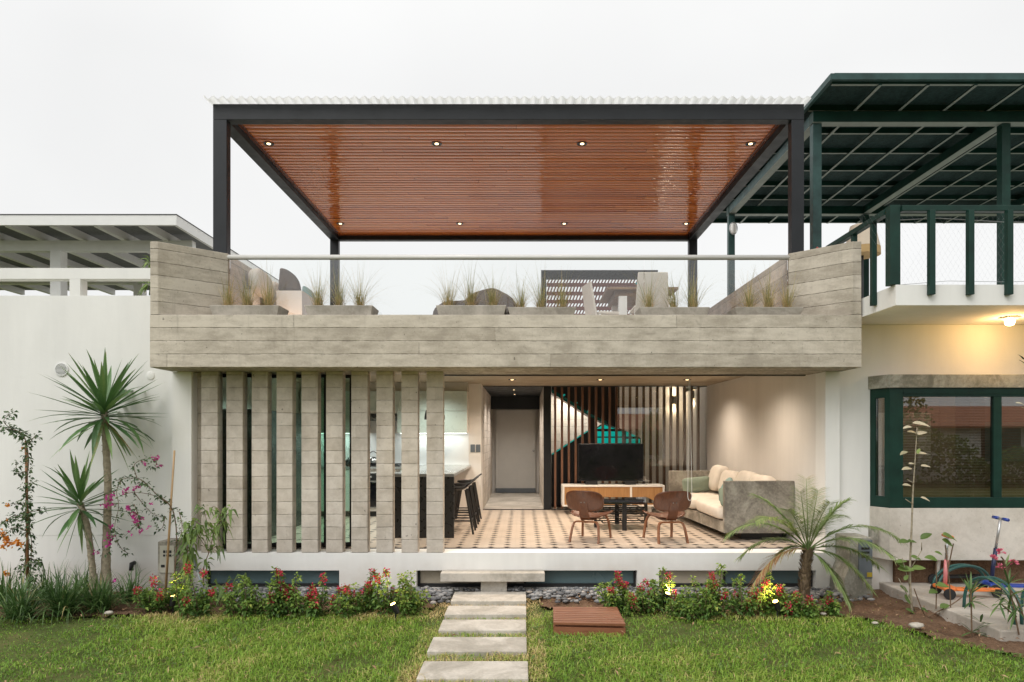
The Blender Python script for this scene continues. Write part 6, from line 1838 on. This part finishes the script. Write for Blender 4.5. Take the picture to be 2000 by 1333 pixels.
# dry leaves and clods scattered on the soil
M['litter'] = foliage("leaf_litter", [(0, (0.07, .035, .018)), (.5, (.20, .11, .055)), (1, (.42, .28, .17))], 0.0, .8, .1)
for i in range(2600):
    x = random.uniform(-6, 6); y = random.uniform(5.3, 8.1)
    if not any(inpoly(np.array([x]), np.array([y]), p)[0] for p in SOILS): continue
    d = rdir(-.1, .5); L = random.uniform(.02, .055)
    lm.leaf((x, y, GZ + .045), d, Vector((random.gauss(0, .4), random.gauss(0, .4), 1)), L, L * random.uniform(.15, .6), .2, .2, random.random())
tag(lm.build("leaf_litter", M['litter'], tint=True), "dry leaves and bark scattered on the garden soil", "leaf litter", kind='stuff')

# ---- lawn
def vnoise(x, y, seed):
    r = np.random.default_rng(seed); s_ = np.zeros_like(x)
    for k in range(7):
        a = r.uniform(0, 2 * PI); f = r.uniform(.8, 5.5); ph = r.uniform(0, 6.3)
        s_ += np.sin((x * np.cos(a) + y * np.sin(a)) * f + ph + 1.2 * np.sin(x * .9 + k))
    return s_ / 3.2
def grow(N, hmin, hmax, wid, seed, name, dry=0.0, lab=""):
    r = np.random.default_rng(seed)
    x = r.uniform(-6.6, 6.6, N); y = 4.3 + 3.55 * r.random(N) ** 1.25
    keep = np.ones(N, bool)
    jx, jy = x + r.normal(0, .035, N), y + r.normal(0, .05, N)
    soil = inpoly(jx, jy, SOIL_L) | inpoly(jx, jy, SOIL_R)
    keep &= ~soil | (r.random(N) < .012)
    for (a, b, c, d) in STONES:
        keep &= ~((x > a + .004) & (x < b - .004) & (y > c + .004) & (y < d - .004))
    keep &= ~((x > DECK[0]) & (x < DECK[1]) & (y > DECK[2]) & (y < DECK[3]))
    keep &= ~((x > 4.2) & (y > 6.05))
    nz = vnoise(x, y, 3); nz2 = vnoise(x * 2.6, y * 2.6, 5)
    keep &= r.random(N) < np.clip(.78 + .35 * nz2 + .25 * nz, .28, 1)
    x, y, nz, nz2 = x[keep], y[keep], nz[keep], nz2[keep]; n = len(x)
    edge = np.clip((y - (6.75 + .10 * np.sin(x * 2.1))) / .5, 0, 1) * (x < 3.2)
    gap = ((x > -.95) & (x < .2)).astype(float) * .45
    t = .40 + .17 * nz + .13 * nz2 + r.normal(0, .14, n) + (.46 * edge) + gap * .6 + dry
    t = np.where(r.random(n) < .05, t + .4, t)
    h = r.uniform(hmin, hmax, n) * np.where(r.random(n) < .04, 1.5, 1) * np.clip(1 + .45 * nz - .35 * edge, .4, 1.6)
    a = r.uniform(0, 2 * PI, n); lean = r.uniform(.35, 1.7, n)
    dx, dy = np.cos(a), np.sin(a)
    w = wid * r.uniform(.7, 1.3, n)
    px, py = -dy * w / 2, dx * w / 2
    z0 = np.full(n, GZ - .005)
    h1 = h * .55
    mx, my, mz = x + dx * h1 * lean * .45, y + dy * h1 * lean * .45, z0 + h1
    tx, ty, tz = x + dx * h * lean * 1.05, y + dy * h * lean * 1.05, z0 + h * (1.02 - .36 * lean)
    V = np.stack([np.stack([x - px, y - py, z0], 1), np.stack([x + px, y + py, z0], 1), np.stack([mx + px * .8, my + py * .8, mz], 1), np.stack([mx - px * .8, my - py * .8, mz], 1), np.stack([tx, ty, tz], 1)], 1).reshape(-1, 3)
    me = bpy.data.meshes.new(name)
    me.vertices.add(5 * n)
    me.vertices.foreach_set("co", V.astype(np.float32).ravel())
    b = np.arange(n)[:, None] * 5
    loops = np.concatenate([b + np.array([[0, 1, 2, 3]]), b + np.array([[3, 2, 4]])], 1).astype(np.int32)
    me.loops.add(7 * n); me.loops.foreach_set("vertex_index", loops.ravel())
    me.polygons.add(2 * n)
    st_ = (np.arange(n)[:, None] * 7 + np.array([[0, 4]])).astype(np.int32)
    me.polygons.foreach_set("loop_start", st_.ravel())
    me.update(calc_edges=True); me.validate()
    at_ = me.attributes.new("tint", 'FLOAT', 'POINT')
    at_.data.foreach_set("value", np.repeat(np.clip(t, 0, 1), 5).astype(np.float32))
    me.materials.append(M['grass'])
    o = bpy.data.objects.new(name, me); COL.objects.link(o)
    return tag(o, lab, "grass", kind='stuff')
grow(210000, .020, .052, .0066, 21, "grass", 0.0, "short patchy green lawn grass with dry straw coloured spots")

# broad leaved weeds, straw and fallen leaves in the turf
wd = MB(); lt = MB()
r_ = random.Random(5)
for i in range(260):
    x, y = r_.uniform(-5.6, 5.6), 4.5 + 2.5 * r_.random()
    if any(inpoly(np.array([x]), np.array([y]), p)[0] for p in SOILS) or any(a - .03 < x < b + .03 and c - .03 < y < d + .03 for a, b, c, d in STONES) or (DECK[0] < x < DECK[1] and DECK[2] < y < DECK[3]) or (x > 4.1 and y > 6): continue
    for k in range(r_.randint(3, 7)):
        a = r_.uniform(0, 6.28)
        wd.leaf((x + r_.gauss(0, .02), y + r_.gauss(0, .02), GZ + .018), (math.cos(a), math.sin(a), r_.uniform(.1, .7)), (0, 0, 1), r_.uniform(.03, .06), r_.uniform(.012, .022), .2, .1, r_.uniform(.3, .7))
for i in range(420):
    x, y = r_.uniform(-5.6, 5.6), 4.5 + 2.9 * r_.random()
    if any(a < x < b and c < y < d for a, b, c, d in STONES) or (DECK[0] < x < DECK[1] and DECK[2] < y < DECK[3]) or (x > 4.1 and y > 6): continue
    a = r_.uniform(0, 6.28)
    lt.leaf((x, y, GZ + r_.uniform(.025, .045)), (math.cos(a), math.sin(a), r_.uniform(-.2, .3)), (r_.gauss(0, .3), r_.gauss(0, .3), 1), r_.uniform(.03, .09), r_.uniform(.006, .018), .2, .15, r_.uniform(.4, 1))
tag(wd.build("lawn_weeds", M['leaf_light'], tint=True), "broad leaved weeds scattered in the lawn", "weeds", kind='stuff')
tag(lt.build("dry_straw", M['litter'], tint=True), "dry straw and fallen leaves lying on the lawn", "straw", kind='stuff')
